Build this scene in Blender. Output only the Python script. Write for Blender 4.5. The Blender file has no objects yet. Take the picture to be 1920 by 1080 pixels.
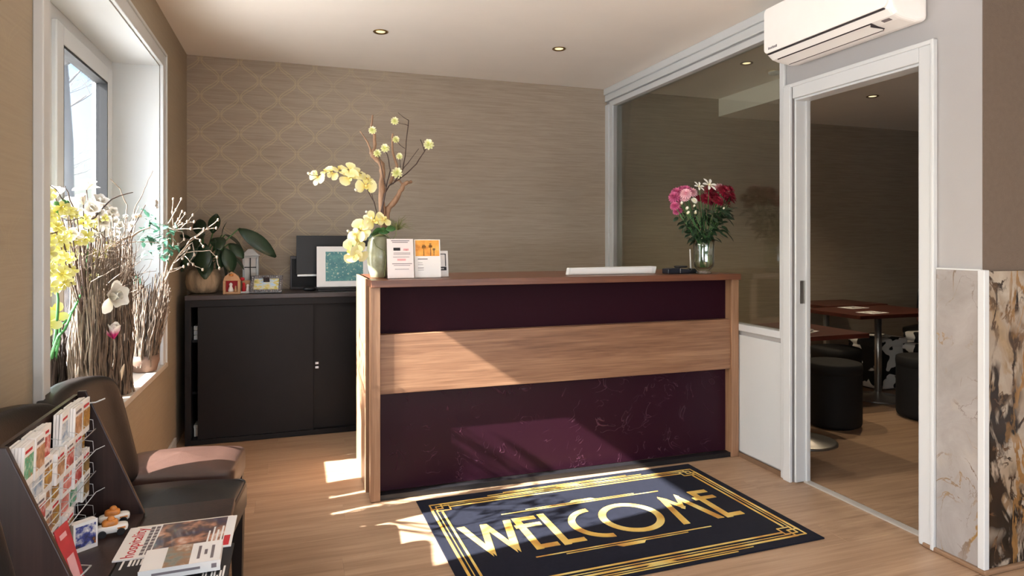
import bpy, bmesh, math, random
from mathutils import Vector, Matrix, Euler
R = math.radians
random.seed(7)
SC = bpy.context.scene
COL = SC.collection

# ------------------------------------------------------------------ camera, sky, sun, exposure
FPX, TH, HZ, EYE = 1212.04, 0.3245, 454.0, 1.31
cam = bpy.data.objects.new('camera', bpy.data.cameras.new('camera'))
COL.objects.link(cam)
cam.location = (0, 0, EYE)
cam.rotation_euler = (R(90), 0, -TH)
cam.data.sensor_width = 36
cam.data.lens = FPX / 1920 * 36
cam.data.shift_y = -(540 - HZ) / 1920
cam.data.clip_start = 0.02
SC.camera = cam

world = bpy.data.worlds.new('world')
SC.world = world
world.use_nodes = True
wn = world.node_tree
bg = wn.nodes['Background']
sky = wn.nodes.new('ShaderNodeTexSky')
sky.sky_type = 'NISHITA'
sky.sun_disc = False
sky.sun_elevation = R(35)
sky.sun_rotation = R(261)
sky.air_density = 1.0
sky.dust_density = 4.0
wn.links.new(sky.outputs[0], bg.inputs[0])
bg.inputs[1].default_value = 0.62

SUN_DIR = Vector((1, 0.16, -0.705)).normalized()
sun = bpy.data.objects.new('sun', bpy.data.lights.new('sun', 'SUN'))
COL.objects.link(sun)
sun.location = (-6, 2, 6)
sun.rotation_euler = SUN_DIR.to_track_quat('-Z', 'Y').to_euler()
sun.data.energy = 40.0
sun.data.angle = R(0.6)
sun.data.color = (1.0, 0.95, 0.88)


def fill_light(name, loc, rot, sx, sy, e, col):
    l = bpy.data.lights.new(name, 'AREA')
    l.shape = 'RECTANGLE'
    l.size, l.size_y, l.energy, l.color = sx, sy, e, col
    o = bpy.data.objects.new(name, l)
    COL.objects.link(o)
    o.location, o.rotation_euler = loc, rot
    return o


# unseen area lamps added as fill at the windows, tilted ones lighting the ceiling
fill_light('street_front_fill', (1.6, -2.75, 1.45), (R(90), 0, 0), 3.4, 2.1, 10, (0.90, 0.95, 1.0))
fill_light('street_front_ceiling_fill', (1.6, -2.95, .55), (R(126), 0, 0), 3.4, .7, 80, (0.90, 0.95, 1.0))
fill_light('side_window_fill', (-1.12, 0.1, 1.5), (0, R(-90), 0), 1.6, 2.1, 8, (0.86, 0.93, 1.0))
fill_light('side_window_ceiling_fill', (-1.28, .1, .75), (0, R(-122), 0), .7, 2.1, 80, (0.92, 0.96, 1.0))
fill_light('window_fill', (-1.30, 3.2, 1.5), (0, R(-90), 0), 1.6, 1.7, 40, (0.88, 0.94, 1.0))  # lamp added outside the visible window, on top of its sky light

vs = SC.view_settings
vs.view_transform = 'Standard'
vs.look = 'None'
vs.exposure = 0.2
vs.gamma = 1.0
vs.use_curve_mapping = False
cy = SC.cycles
cy.max_bounces = 10
cy.diffuse_bounces = 6
cy.glossy_bounces = 4
cy.transparent_max_bounces = 24
cy.caustics_reflective = False
cy.caustics_refractive = False
cy.sample_clamp_indirect = 6.0
cy.use_denoising = True


# ------------------------------------------------------------------ helpers
def ray(u, v):
    a, b = (u - 960) / FPX, (HZ - v) / FPX
    c, s = math.cos(TH), math.sin(TH)
    return a * c + s, -a * s + c, b


def PY(u, v, Y):
    """where the sight line of a photo pixel meets the depth plane Y"""
    d = ray(u, v)
    t = Y / d[1]
    return Vector((d[0] * t, Y, EYE + d[2] * t))


def PX(u, v, X):
    d = ray(u, v)
    t = X / d[0]
    return Vector((X, d[1] * t, EYE + d[2] * t))


def S(r, g, b):
    return tuple(((c / 255) / 12.92 if c <= 10 else ((c / 255 + .055) / 1.055) ** 2.4) for c in (r, g, b))


WL = {}          # world location of every object that carries children


class MB:
    def __init__(self):
        self.v, self.f, self.k = [], [], 0

    def add(self, vs_, fs):
        n = len(self.v)
        self.v += [tuple(p) for p in vs_]
        self.f += [tuple(i + n for i in q) for q in fs]
        return self

    def box(self, x0, x1, y0, y1, z0, z1, M=None):
        e = (self.k % 12) * 6e-5           # keeps the faces of abutting boxes from coinciding
        self.k += 1
        p = [(x, y, z) for x in (x0 - e, x1 + e) for y in (y0 - e, y1 + e) for z in (z0 - e, z1 + e)]
        if M is not None:
            p = [M @ Vector(q) for q in p]
        return self.add(p, [(0, 1, 3, 2), (4, 6, 7, 5), (0, 4, 5, 1), (2, 3, 7, 6), (0, 2, 6, 4), (1, 5, 7, 3)])

    def tube(self, pts, r, n=6, r1=None, cap=True):
        pts = [Vector(p) for p in pts]
        m = len(pts)
        if m < 2:
            return self
        rs = r if isinstance(r, (list, tuple)) else [r + ((r if r1 is None else r1) - r) * i / (m - 1) for i in range(m)]
        vs_, fs = [], []
        up = None
        for i, p in enumerate(pts):
            t = (pts[min(i + 1, m - 1)] - pts[max(i - 1, 0)])
            if t.length < 1e-9:
                t = Vector((0, 0, 1))
            t.normalize()
            if up is None:
                up = Vector((1, 0, 0)) if abs(t.x) < .8 else Vector((0, 1, 0))
            a = (up - t * up.dot(t))
            if a.length < 1e-6:
                a = t.orthogonal()
            a.normalize()
            up = a
            b = t.cross(a)
            for k in range(n):
                w = 2 * math.pi * k / n
                vs_.append(p + (a * math.cos(w) + b * math.sin(w)) * rs[i])
        for i in range(m - 1):
            for k in range(n):
                k2 = (k + 1) % n
                fs.append((i * n + k, i * n + k2, (i + 1) * n + k2, (i + 1) * n + k))
        if cap:
            fs.append(tuple(reversed(range(n))))
            fs.append(tuple((m - 1) * n + k for k in range(n)))
        return self.add(vs_, fs)

    def lathe(self, prof, n=24, c=(0, 0, 0), cap=True):
        vs_, fs = [], []
        m = len(prof)
        for r, z in prof:
            for k in range(n):
                w = 2 * math.pi * k / n
                vs_.append((c[0] + r * math.cos(w), c[1] + r * math.sin(w), c[2] + z))
        for i in range(m - 1):
            for k in range(n):
                k2 = (k + 1) % n
                fs.append((i * n + k, i * n + k2, (i + 1) * n + k2, (i + 1) * n + k))
        if cap:
            fs.append(tuple(reversed(range(n))))
            fs.append(tuple((m - 1) * n + k for k in range(n)))
        return self.add(vs_, fs)

    def prism(self, poly, h0, h1, fn):
        """poly of (a, b); fn(a, b, h) -> xyz"""
        n = len(poly)
        vs_ = [fn(a, b, h0) for a, b in poly] + [fn(a, b, h1) for a, b in poly]
        fs = [tuple(reversed(range(n))), tuple(range(n, 2 * n))]
        for i in range(n):
            j = (i + 1) % n
            fs.append((i, j, n + j, n + i))
        return self.add(vs_, fs)

    def superq(self, c, a, e1=.3, e2=.3, nu=28, nv=14, warp=None):
        def pw(x, e):
            return math.copysign(abs(x) ** e, x)
        vs_, fs = [], []
        for j in range(nv + 1):
            ph = -math.pi / 2 + math.pi * j / nv
            for i in range(nu):
                w = 2 * math.pi * i / nu
                p = Vector((a[0] * pw(math.cos(ph), e1) * pw(math.cos(w), e2),
                            a[1] * pw(math.cos(ph), e1) * pw(math.sin(w), e2),
                            a[2] * pw(math.sin(ph), e1)))
                if warp:
                    p = Vector(warp(p))
                vs_.append(p + Vector(c))
        for j in range(nv):
            for i in range(nu):
                i2 = (i + 1) % nu
                fs.append((j * nu + i, j * nu + i2, (j + 1) * nu + i2, (j + 1) * nu + i))
        return self.add(vs_, fs)

    def leaf(self, M, L, W, droop=.3, fold=.15, n=6, tip=1.0):
        vs_, fs = [], []
        for i in range(n + 1):
            t = i / n
            w = W * max(.02, math.sin(math.pi * (t * .95 + .025) ** tip)) ** (.75 if tip == 1 else .6) * .5
            x = L * t
            z = -droop * L * t * t
            for s in (-1, 0, 1):
                vs_.append(M @ Vector((x, s * w, z + abs(s) * w * fold)))
        for i in range(n):
            for k in range(2):
                a = i * 3 + k
                fs.append((a, a + 1, a + 4, a + 3))
        return self.add(vs_, fs)

    def build(self, name, m, parent=None, world=True, smooth=False, bevel=0, seg=2, merge=False, solid=0):
        off = Vector((0, 0, 0))
        if parent is not None:
            if world:
                off = WL.get(parent.name, Vector((0, 0, 0)))
        else:
            xs, ys, zs = zip(*self.v)
            off = Vector(((min(xs) + max(xs)) / 2, (min(ys) + max(ys)) / 2, min(zs)))
        me = bpy.data.meshes.new(name)
        me.from_pydata([tuple(Vector(p) - off) for p in self.v], [], self.f)
        if merge:
            b = bmesh.new()
            b.from_mesh(me)
            bmesh.ops.remove_doubles(b, verts=b.verts, dist=1e-5)
            bmesh.ops.recalc_face_normals(b, faces=b.faces)
            b.to_mesh(me)
            b.free()
        me.update()
        if smooth:
            me.polygons.foreach_set('use_smooth', [True] * len(me.polygons))
        if m is not None:
            me.materials.append(m)
        o = bpy.data.objects.new(name, me)
        COL.objects.link(o)
        if parent is not None:
            o.parent = parent
            WL[o.name] = WL.get(parent.name, Vector((0, 0, 0)))
        else:
            o.location = off
            WL[o.name] = off
        if bevel:
            md = o.modifiers.new('bevel', 'BEVEL')
            md.width, md.segments, md.limit_method = bevel, seg, 'ANGLE'
            md.angle_limit = R(40)
        if solid:
            md = o.modifiers.new('solid', 'SOLIDIFY')
            md.thickness = solid
            md.offset = 0
        return o


def tag(o, label=None, cat=None, group=None, kind=None):
    if label:
        o['label'] = label
    if cat:
        o['category'] = cat
    if group:
        o['group'] = group
    if kind:
        o['kind'] = kind
    return o


def thing(name, label, cat, loc, rz=0, group=None, kind=None):
    o = bpy.data.objects.new(name, None)
    o.empty_display_size = .05
    COL.objects.link(o)
    o.location = loc
    o.rotation_euler = (0, 0, rz)
    WL[o.name] = Vector(loc)
    return tag(o, label, cat, group, kind)


def share(src, name, parent, M):
    """another object on the same mesh, placed by matrix M in its parent's space"""
    o = bpy.data.objects.new(name, src.data if hasattr(src, 'data') else src)
    COL.objects.link(o)
    o.parent = parent
    o.matrix_local = M
    return o


KIDS = None


def dup(root, loc, rz, label=None, group=None):
    r = root.copy()
    COL.objects.link(r)
    r.location = loc
    r.rotation_euler = (0, 0, rz)
    if label:
        r['label'] = label
    if group:
        r['group'] = group
    for ch in [o for o in COL.objects if o.parent == root]:
        c = ch.copy()
        COL.objects.link(c)
        c.parent = r
        for g in [o for o in COL.objects if o.parent == ch]:
            d = g.copy()
            COL.objects.link(d)
            d.parent = c
    return r


def aim(p, d, roll=0.0, s=1.0):
    """matrix at p whose z axis points along d"""
    q = Vector(d).normalized().to_track_quat('Z', 'Y')
    return Matrix.Translation(p) @ q.to_matrix().to_4x4() @ Matrix.Rotation(roll, 4, 'Z') @ Matrix.Scale(s, 4)


# ------------------------------------------------------------------ materials
def nt(name):
    m = bpy.data.materials.new(name)
    m.use_nodes = True
    t = m.node_tree
    return m, t, t.nodes['Principled BSDF']


def N(t, kind, **kw):
    n = t.nodes.new(kind)
    for k, v in kw.items():
        if k in n.inputs.keys():
            n.inputs[k].default_value = v
        else:
            setattr(n, k, v)
    return n


def ramp(t, stops):
    n = t.nodes.new('ShaderNodeValToRGB')
    e = n.color_ramp.elements
    while len(e) < len(stops):
        e.new(.5)
    for i, (p, c) in enumerate(stops):
        e[i].position = p
        e[i].color = (*c, 1) if len(c) == 3 else c
    return n


def coords(t, stretch=(1, 1, 1), rnd=False):
    tc = N(t, 'ShaderNodeTexCoord')
    mp = N(t, 'ShaderNodeMapping')
    mp.inputs['Scale'].default_value = stretch
    src = tc.outputs['Object']
    if rnd:
        oi = N(t, 'ShaderNodeObjectInfo')
        ml = N(t, 'ShaderNodeMath', operation='MULTIPLY')
        ml.inputs[1].default_value = 37.0
        t.links.new(oi.outputs['Random'], ml.inputs[0])
        ad = N(t, 'ShaderNodeVectorMath', operation='ADD')
        t.links.new(src, ad.inputs[0])
        t.links.new(ml.outputs[0], ad.inputs[1])
        src = ad.outputs[0]
    t.links.new(src, mp.inputs[0])
    return mp.outputs[0]


def mat(name, col, rough=.5, metal=0, var=0.08, scale=12, stretch=(1, 1, 1), bump=0, bscale=None, coat=0, spec=.5, rnd=False, trans=0, sheen=0):
    m, t, p = nt(name)
    p.inputs['Roughness'].default_value = rough
    p.inputs['Metallic'].default_value = metal
    p.inputs['Specular IOR Level'].default_value = spec
    p.inputs['Coat Weight'].default_value = coat
    p.inputs['Sheen Weight'].default_value = sheen
    if trans:
        p.inputs['Transmission Weight'].default_value = trans
    v = coords(t, stretch, rnd)
    nz = N(t, 'ShaderNodeTexNoise', Scale=scale, Detail=5.0, Roughness=.6)
    t.links.new(v, nz.inputs['Vector'])
    lo = tuple(max(0, c * (1 - var)) for c in col)
    hi = tuple(min(1, c * (1 + var)) for c in col)
    rp = ramp(t, [(.3, lo), (.7, hi)])
    t.links.new(nz.outputs[0], rp.inputs[0])
    t.links.new(rp.outputs[0], p.inputs['Base Color'])
    if bump:
        nb = N(t, 'ShaderNodeTexNoise', Scale=bscale or scale * 4, Detail=4.0)
        t.links.new(v, nb.inputs['Vector'])
        b = N(t, 'ShaderNodeBump', Strength=bump, Distance=.01)
        t.links.new(nb.outputs[0], b.inputs['Height'])
        t.links.new(b.outputs[0], p.inputs['Normal'])
    return m


def wood(name, dark, mid, light, axis='x', rough=.45, rnd=False, fine=1.0, bump=.05):
    m, t, p = nt(name)
    p.inputs['Roughness'].default_value = rough
    st = {'x': (.9, 14, 14), 'y': (14, .9, 14), 'z': (14, 14, .9)}[axis]
    v = coords(t, tuple(s * fine for s in st), rnd)
    n1 = N(t, 'ShaderNodeTexNoise', Scale=1.3, Detail=8.0, Roughness=.65, Distortion=.6)
    t.links.new(v, n1.inputs['Vector'])
    st2 = {'x': (2.2, 70, 70), 'y': (70, 2.2, 70), 'z': (70, 70, 2.2)}[axis]
    v2 = coords(t, tuple(s * fine for s in st2), rnd)
    n2 = N(t, 'ShaderNodeTexNoise', Scale=1.5, Detail=3.0)
    t.links.new(v2, n2.inputs['Vector'])
    mx = N(t, 'ShaderNodeMix', data_type='FLOAT')
    mx.inputs[0].default_value = .4
    t.links.new(n1.outputs[0], mx.inputs[2])
    t.links.new(n2.outputs[0], mx.inputs[3])
    rp = ramp(t, [(.33, dark), (.5, mid), (.68, light)])
    t.links.new(mx.outputs[0], rp.inputs[0])
    t.links.new(rp.outputs[0], p.inputs['Base Color'])
    b = N(t, 'ShaderNodeBump', Strength=bump, Distance=.004)
    t.links.new(n2.outputs[0], b.inputs['Height'])
    t.links.new(b.outputs[0], p.inputs['Normal'])
    return m


def glass(name, tint=(1, 1, 1), refl=.045, edge=.5):
    """thin clear pane: lets light straight through, mirrors more at grazing angles"""
    m = bpy.data.materials.new(name)
    m.use_nodes = True
    t = m.node_tree
    t.nodes.clear()
    out = N(t, 'ShaderNodeOutputMaterial')
    tr = N(t, 'ShaderNodeBsdfTransparent')
    tr.inputs[0].default_value = (*tint, 1)
    gl = N(t, 'ShaderNodeBsdfGlossy')
    gl.inputs['Roughness'].default_value = .01
    fr = N(t, 'ShaderNodeLayerWeight', Blend=.12)
    mr = N(t, 'ShaderNodeMapRange')
    mr.inputs[3].default_value = refl
    mr.inputs[4].default_value = edge
    mx = N(t, 'ShaderNodeMixShader')
    t.links.new(fr.outputs['Fresnel'], mr.inputs[0])
    t.links.new(mr.outputs[0], mx.inputs[0])
    t.links.new(tr.outputs[0], mx.inputs[1])
    t.links.new(gl.outputs[0], mx.inputs[2])
    t.links.new(mx.outputs[0], out.inputs[0])
    return m


def emit(name, col, e):
    m = bpy.data.materials.new(name)
    m.use_nodes = True
    t = m.node_tree
    t.nodes.clear()
    out = N(t, 'ShaderNodeOutputMaterial')
    em = N(t, 'ShaderNodeEmission')
    em.inputs[0].default_value = (*col, 1)
    em.inputs[1].default_value = e
    t.links.new(em.outputs[0], out.inputs[0])
    return m


def petal(name, stops, rad, rough=.55, trans=.0):
    """colour runs from a flower's heart outwards (object space radius)"""
    m, t, p = nt(name)
    p.inputs['Roughness'].default_value = rough
    p.inputs['Subsurface Weight'].default_value = trans
    tc = N(t, 'ShaderNodeTexCoord')
    ln = N(t, 'ShaderNodeVectorMath', operation='LENGTH')
    t.links.new(tc.outputs['Object'], ln.inputs[0])
    dv = N(t, 'ShaderNodeMath', operation='DIVIDE')
    dv.inputs[1].default_value = rad
    t.links.new(ln.outputs['Value'], dv.inputs[0])
    rp = ramp(t, stops)
    t.links.new(dv.outputs[0], rp.inputs[0])
    t.links.new(rp.outputs[0], p.inputs['Base Color'])
    return m


def print_mat(name, cols, scale=30, stretch=(1, 1, 1), rough=.45, coat=0):
    """blotchy printed picture in a few colours"""
    m, t, p = nt(name)
    p.inputs['Roughness'].default_value = rough
    p.inputs['Coat Weight'].default_value = coat
    v = coords(t, stretch)
    nz = N(t, 'ShaderNodeTexNoise', Scale=scale, Detail=3.0, Roughness=.6)
    t.links.new(v, nz.inputs['Vector'])
    k = len(cols)
    rp = ramp(t, [(.28 + .44 * i / max(1, k - 1), c) for i, c in enumerate(cols)])
    t.links.new(nz.outputs[0], rp.inputs[0])
    t.links.new(rp.outputs[0], p.inputs['Base Color'])
    return m


def wallpaper(name, ax, strength=.5, cols=((152, 138, 122), (164, 150, 134), (174, 160, 143))):
    """grass-cloth paper with a faint golden lattice of interlaced ovals; ax = horizontal wall axis"""
    m, t, p = nt(name)
    p.inputs['Roughness'].default_value = .6
    tc = N(t, 'ShaderNodeTexCoord')
    sp = N(t, 'ShaderNodeSeparateXYZ')
    t.links.new(tc.outputs['Object'], sp.inputs[0])
    st = (2.0, 60, 60) if ax == 'Y' else (60, 2.0, 60)
    st = {'X': (2.5, 60, 75), 'Y': (60, 2.5, 75)}[ax]
    mp = N(t, 'ShaderNodeMapping')
    mp.inputs['Scale'].default_value = st
    t.links.new(tc.outputs['Object'], mp.inputs[0])
    nz = N(t, 'ShaderNodeTexNoise', Scale=1.6, Detail=6.0, Roughness=.65)
    t.links.new(mp.outputs[0], nz.inputs['Vector'])
    rp = ramp(t, [(.32, S(*cols[0])), (.5, S(*cols[1])), (.7, S(*cols[2]))])
    t.links.new(nz.outputs[0], rp.inputs[0])

    def mth(op, a, b=None, c=None):
        n = N(t, 'ShaderNodeMath', operation=op)
        for i, x in enumerate((a, b, c)):
            if x is None:
                continue
            if isinstance(x, (int, float)):
                n.inputs[i].default_value = x
            else:
                t.links.new(x, n.inputs[i])
        return n.outputs[0]
    # ogee trellis: each strip of width w holds one curve swinging between its two edges, drawn as a double line
    w_ = .131
    h, z = sp.outputs[ax], sp.outputs['Z']
    u = mth('DIVIDE', h, w_)
    k = mth('FLOOR', u)
    ph = mth('MULTIPLY', mth('ADD', mth('DIVIDE', z, w_), k), math.pi)
    c = mth('ADD', mth('MULTIPLY', mth('COSINE', ph), .43), .5)
    sl = mth('MULTIPLY', mth('SINE', ph), 1.35)
    d0 = mth('DIVIDE', mth('SUBTRACT', mth('SUBTRACT', u, k), c), mth('SQRT', mth('ADD', mth('MULTIPLY', sl, sl), 1.0)))
    swell = mth('ADD', mth('MULTIPLY', mth('ABSOLUTE', mth('SINE', ph)), .045), .022)
    d = mth('ABSOLUTE', mth('SUBTRACT', mth('ABSOLUTE', d0), swell))
    line = mth('SUBTRACT', 1.0, mth('SMOOTH_MIN', mth('DIVIDE', d, .030), 1.0, .1))
    # painted sheen: lattice colour fades towards the right of the wall, and in patches
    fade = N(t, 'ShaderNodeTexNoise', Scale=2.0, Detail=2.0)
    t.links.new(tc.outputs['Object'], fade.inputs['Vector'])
    sheen_fade = mth('ADD', mth('MULTIPLY', fade.outputs[0], .9), mth('MULTIPLY', h, -.42 if ax == 'X' else 0.0))
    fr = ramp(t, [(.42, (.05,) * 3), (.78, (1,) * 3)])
    t.links.new(sheen_fade, fr.inputs[0])
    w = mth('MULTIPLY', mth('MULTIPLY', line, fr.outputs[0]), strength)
    mx = N(t, 'ShaderNodeMix', data_type='RGBA')
    t.links.new(w, mx.inputs[0])
    t.links.new(rp.outputs[0], mx.inputs[6])
    mx.inputs[7].default_value = (*S(214, 194, 150), 1)
    t.links.new(mx.outputs[2], p.inputs['Base Color'])
    t.links.new(mth('MULTIPLY', w, .5), p.inputs['Metallic'])
    t.links.new(mth('SUBTRACT', .6, mth('MULTIPLY', w, .4)), p.inputs['Roughness'])
    bm_ = N(t, 'ShaderNodeBump', Strength=.15, Distance=.003)
    t.links.new(nz.outputs[0], bm_.inputs['Height'])
    t.links.new(bm_.outputs[0], p.inputs['Normal'])
    return m


def marble(name, base, base2, veins, cloud=4.0):
    """veins: (noise scale, half width, colour a, colour b, cover, seed offset, vertical stretch)"""
    m, t, p = nt(name)
    p.inputs['Roughness'].default_value = .14
    p.inputs['Specular IOR Level'].default_value = .4
    v = coords(t)
    cl = N(t, 'ShaderNodeTexNoise', Scale=cloud, Detail=7.0, Roughness=.65, Distortion=1.0)
    t.links.new(v, cl.inputs['Vector'])
    cr = ramp(t, [(.35, base), (.65, base2)])
    t.links.new(cl.outputs[0], cr.inputs[0])
    col = cr.outputs[0]
    for sc, w, ca, cb, cover, off, st in veins:
        mp = N(t, 'ShaderNodeMapping')
        mp.inputs['Location'].default_value = (off, off * 1.7, off * .6)
        mp.inputs['Scale'].default_value = (1, 1, st)
        t.links.new(v, mp.inputs[0])
        n1 = N(t, 'ShaderNodeTexNoise', Scale=sc, Detail=6.0, Roughness=.55, Distortion=.9)
        t.links.new(mp.outputs[0], n1.inputs['Vector'])
        band = ramp(t, [(.5 - w, (0,) * 3), (.5 - w * .55, (1,) * 3), (.5 + w * .55, (1,) * 3), (.5 + w, (0,) * 3)])
        t.links.new(n1.outputs[0], band.inputs[0])
        n2 = N(t, 'ShaderNodeTexNoise', Scale=sc * .8, Detail=3.0)
        mp2 = N(t, 'ShaderNodeMapping')
        mp2.inputs['Location'].default_value = (off + 5, off, off)
        t.links.new(v, mp2.inputs[0])
        t.links.new(mp2.outputs[0], n2.inputs['Vector'])
        mk = ramp(t, [(.56 - cover, (0,) * 3), (.64 - cover, (1,) * 3)])
        t.links.new(n2.outputs[0], mk.inputs[0])
        mm = N(t, 'ShaderNodeMath', operation='MULTIPLY')
        t.links.new(band.outputs[0], mm.inputs[0])
        t.links.new(mk.outputs[0], mm.inputs[1])
        vr = ramp(t, [(.42, ca), (.6, cb)])
        t.links.new(cl.outputs[0], vr.inputs[0])
        mx = N(t, 'ShaderNodeMix', data_type='RGBA')
        t.links.new(mm.outputs[0], mx.inputs[0])
        t.links.new(col, mx.inputs[6])
        t.links.new(vr.outputs[0], mx.inputs[7])
        col = mx.outputs[2]
    t.links.new(col, p.inputs['Base Color'])
    return m


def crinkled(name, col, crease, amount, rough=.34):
    """dark plum lacquered paper with thin raised creases, their glints painted as paler lines"""
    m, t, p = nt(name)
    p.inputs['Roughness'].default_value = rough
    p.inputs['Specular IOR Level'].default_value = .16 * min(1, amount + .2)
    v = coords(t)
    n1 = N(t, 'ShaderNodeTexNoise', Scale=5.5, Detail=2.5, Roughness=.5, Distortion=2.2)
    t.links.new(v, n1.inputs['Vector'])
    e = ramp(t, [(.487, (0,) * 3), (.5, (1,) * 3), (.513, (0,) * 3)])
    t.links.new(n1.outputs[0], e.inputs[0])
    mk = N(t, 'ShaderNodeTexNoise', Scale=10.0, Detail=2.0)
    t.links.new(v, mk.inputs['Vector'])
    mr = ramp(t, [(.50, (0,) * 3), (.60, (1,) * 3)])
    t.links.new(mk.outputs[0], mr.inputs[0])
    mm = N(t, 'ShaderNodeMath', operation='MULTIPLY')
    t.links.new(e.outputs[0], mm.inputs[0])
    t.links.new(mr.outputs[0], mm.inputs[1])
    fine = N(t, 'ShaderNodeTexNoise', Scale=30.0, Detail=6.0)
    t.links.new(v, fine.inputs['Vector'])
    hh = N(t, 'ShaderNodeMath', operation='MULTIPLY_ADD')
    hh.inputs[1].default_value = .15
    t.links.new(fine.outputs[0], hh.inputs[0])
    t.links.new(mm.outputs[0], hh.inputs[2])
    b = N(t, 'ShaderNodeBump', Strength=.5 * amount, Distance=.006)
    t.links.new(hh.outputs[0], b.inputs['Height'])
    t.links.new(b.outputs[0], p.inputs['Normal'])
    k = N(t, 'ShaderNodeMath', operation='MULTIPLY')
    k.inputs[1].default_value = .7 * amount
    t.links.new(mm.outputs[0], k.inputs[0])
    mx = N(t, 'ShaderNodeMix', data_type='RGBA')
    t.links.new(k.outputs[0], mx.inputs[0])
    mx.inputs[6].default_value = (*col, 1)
    mx.inputs[7].default_value = (*crease, 1)  # sun glints on the creases put into the colour
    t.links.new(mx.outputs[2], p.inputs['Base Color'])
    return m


def cow_print(name):
    m, t, p = nt(name)
    p.inputs['Roughness'].default_value = .8
    v = coords(t)
    nz = N(t, 'ShaderNodeTexNoise', Scale=9.0, Detail=1.0, Distortion=.4)
    t.links.new(v, nz.inputs['Vector'])
    rp = ramp(t, [(.49, S(235, 232, 226)), (.51, S(22, 20, 20))])
    t.links.new(nz.outputs[0], rp.inputs[0])
    t.links.new(rp.outputs[0], p.inputs['Base Color'])
    return m


def gold_mat(name):
    m, t, p = nt(name)
    p.inputs['Roughness'].default_value = .6
    v = coords(t)
    nz = N(t, 'ShaderNodeTexNoise', Scale=7.0, Detail=1.0)
    t.links.new(v, nz.inputs['Vector'])
    rp = ramp(t, [(.35, S(186, 136, 66)), (.5, S(214, 174, 86)), (.65, S(226, 202, 124))])
    t.links.new(nz.outputs[0], rp.inputs[0])
    t.links.new(rp.outputs[0], p.inputs['Base Color'])
    return m


M = {}
M['floor'] = wood('oak_laminate', S(146, 117, 92), S(169, 139, 112), S(188, 159, 130), 'x', .42, rnd=True, fine=.8)
M['floor_base'] = mat('floor_underlay', S(120, 94, 72), .7)
M['ceiling'] = mat('ceiling_paint', S(244, 238, 230), .9, var=.015, scale=3)
M['white'] = mat('white_gloss_paint', S(206, 210, 212), .35, var=.012, scale=4)
M['white_wall'] = mat('white_wall_paint', S(166, 165, 165), .6, var=.015, scale=4, bump=.03, bscale=150)
M['sill'] = mat('sill_stone', S(206, 197, 184), .35, var=.05, scale=20)
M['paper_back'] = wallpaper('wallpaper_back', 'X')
M['paper_dining'] = wallpaper('wallpaper_dining', 'X', .06)
M['paper_left'] = wallpaper('wallpaper_left', 'Y', .18, ((158, 145, 124), (162, 149, 128), (166, 153, 132)))
M['plaster'] = mat('brown_plaster', S(104, 90, 78), .85, var=.06, scale=40, bump=.25, bscale=160)
M['dining_wall'] = mat('dining_wall_paint', S(112, 96, 84), .8, var=.05, scale=8)
M['ac_white'] = mat('white_plastic', S(246, 245, 242), .3, var=.01)
M['marble_light'] = marble('marble_light', S(164, 160, 158), S(146, 141, 138), [(2.0, .05, S(176, 164, 150), S(186, 172, 154), .05, 2.0, .7), (2.6, .009, S(96, 70, 46), S(150, 118, 76), .06, 7.3, .6), (4.2, .008, S(120, 104, 92), S(160, 136, 104), .06, 14.1, .9), (6.0, .008, S(130, 122, 118), S(150, 140, 130), .05, 4.1, .8), (1.7, .014, S(110, 84, 54), S(170, 138, 88), -.03, 21.0, .8)])
M['marble_dark'] = marble('marble_dark', S(172, 160, 144), S(140, 125, 110), [(2.2, .05, S(120, 98, 74), S(150, 128, 100), .1, 3.0, .5), (3.0, .055, S(16, 13, 12), S(50, 36, 26), .13, 9.0, .45), (5.5, .040, S(24, 18, 16), S(70, 50, 34), .10, 15.0, .55), (9, .025, S(50, 38, 30), S(110, 84, 58), .06, 1.0, .7), (2.4, .018, S(120, 88, 50), S(150, 112, 66), .08, 31.0, .6)])
M['counter_wood_h'] = wood('counter_wood_band', S(108, 74, 52), S(140, 102, 76), S(166, 128, 98), 'x', .42, fine=1.1)
M['counter_wood_v'] = wood('counter_wood_stile', S(124, 90, 64), S(156, 118, 90), S(178, 142, 112), 'z', .42, fine=1.1)
M['counter_top'] = wood('counter_top_wood', S(88, 52, 36), S(110, 68, 48), S(128, 84, 60), 'x', .35, fine=1.1)
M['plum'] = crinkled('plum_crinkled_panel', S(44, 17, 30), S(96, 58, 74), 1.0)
M['plum_smooth'] = crinkled('plum_panel', S(40, 14, 25), S(52, 26, 36), .25, .5)
M['gap'] = mat('dark_recess', S(42, 32, 36), .6)
M['black_metal'] = mat('black_cabinet', S(26, 24, 25), .45, var=.12, scale=5, spec=.25)
M['black_top'] = mat('cabinet_top', S(66, 58, 58), .35, var=.08, scale=6)
M['black'] = mat('black_plastic', S(24, 23, 25), .4, var=.1)
M['bead'] = mat('oak_bead', S(138, 108, 82), .5, var=.1)
M['chrome'] = mat('chrome', S(210, 210, 212), .2, 1, var=.03)
M['alu'] = mat('brushed_metal', S(190, 188, 184), .35, .9, var=.05, scale=60, stretch=(1, .1, 1))
M['leather_brown'] = mat('brown_leather', S(74, 53, 46), .36, var=.1, scale=18, bump=.06, bscale=220)
M['leather_dark'] = mat('dark_leather', S(28, 24, 25), .38, var=.12, scale=16, bump=.06, bscale=220, spec=.3)
M['leather_black'] = mat('black_leather', S(26, 25, 27), .36, var=.12, scale=16, bump=.06, bscale=220)
M['dark_wood'] = wood('wenge_wood', S(34, 22, 20), S(48, 32, 29), S(64, 44, 40), 'z', .4)
M['leg_wood'] = mat('dark_leg', S(28, 21, 19), .4)
M['glass_win'] = glass('window_glass', (.96, .98, 1), .05, .5)
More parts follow.
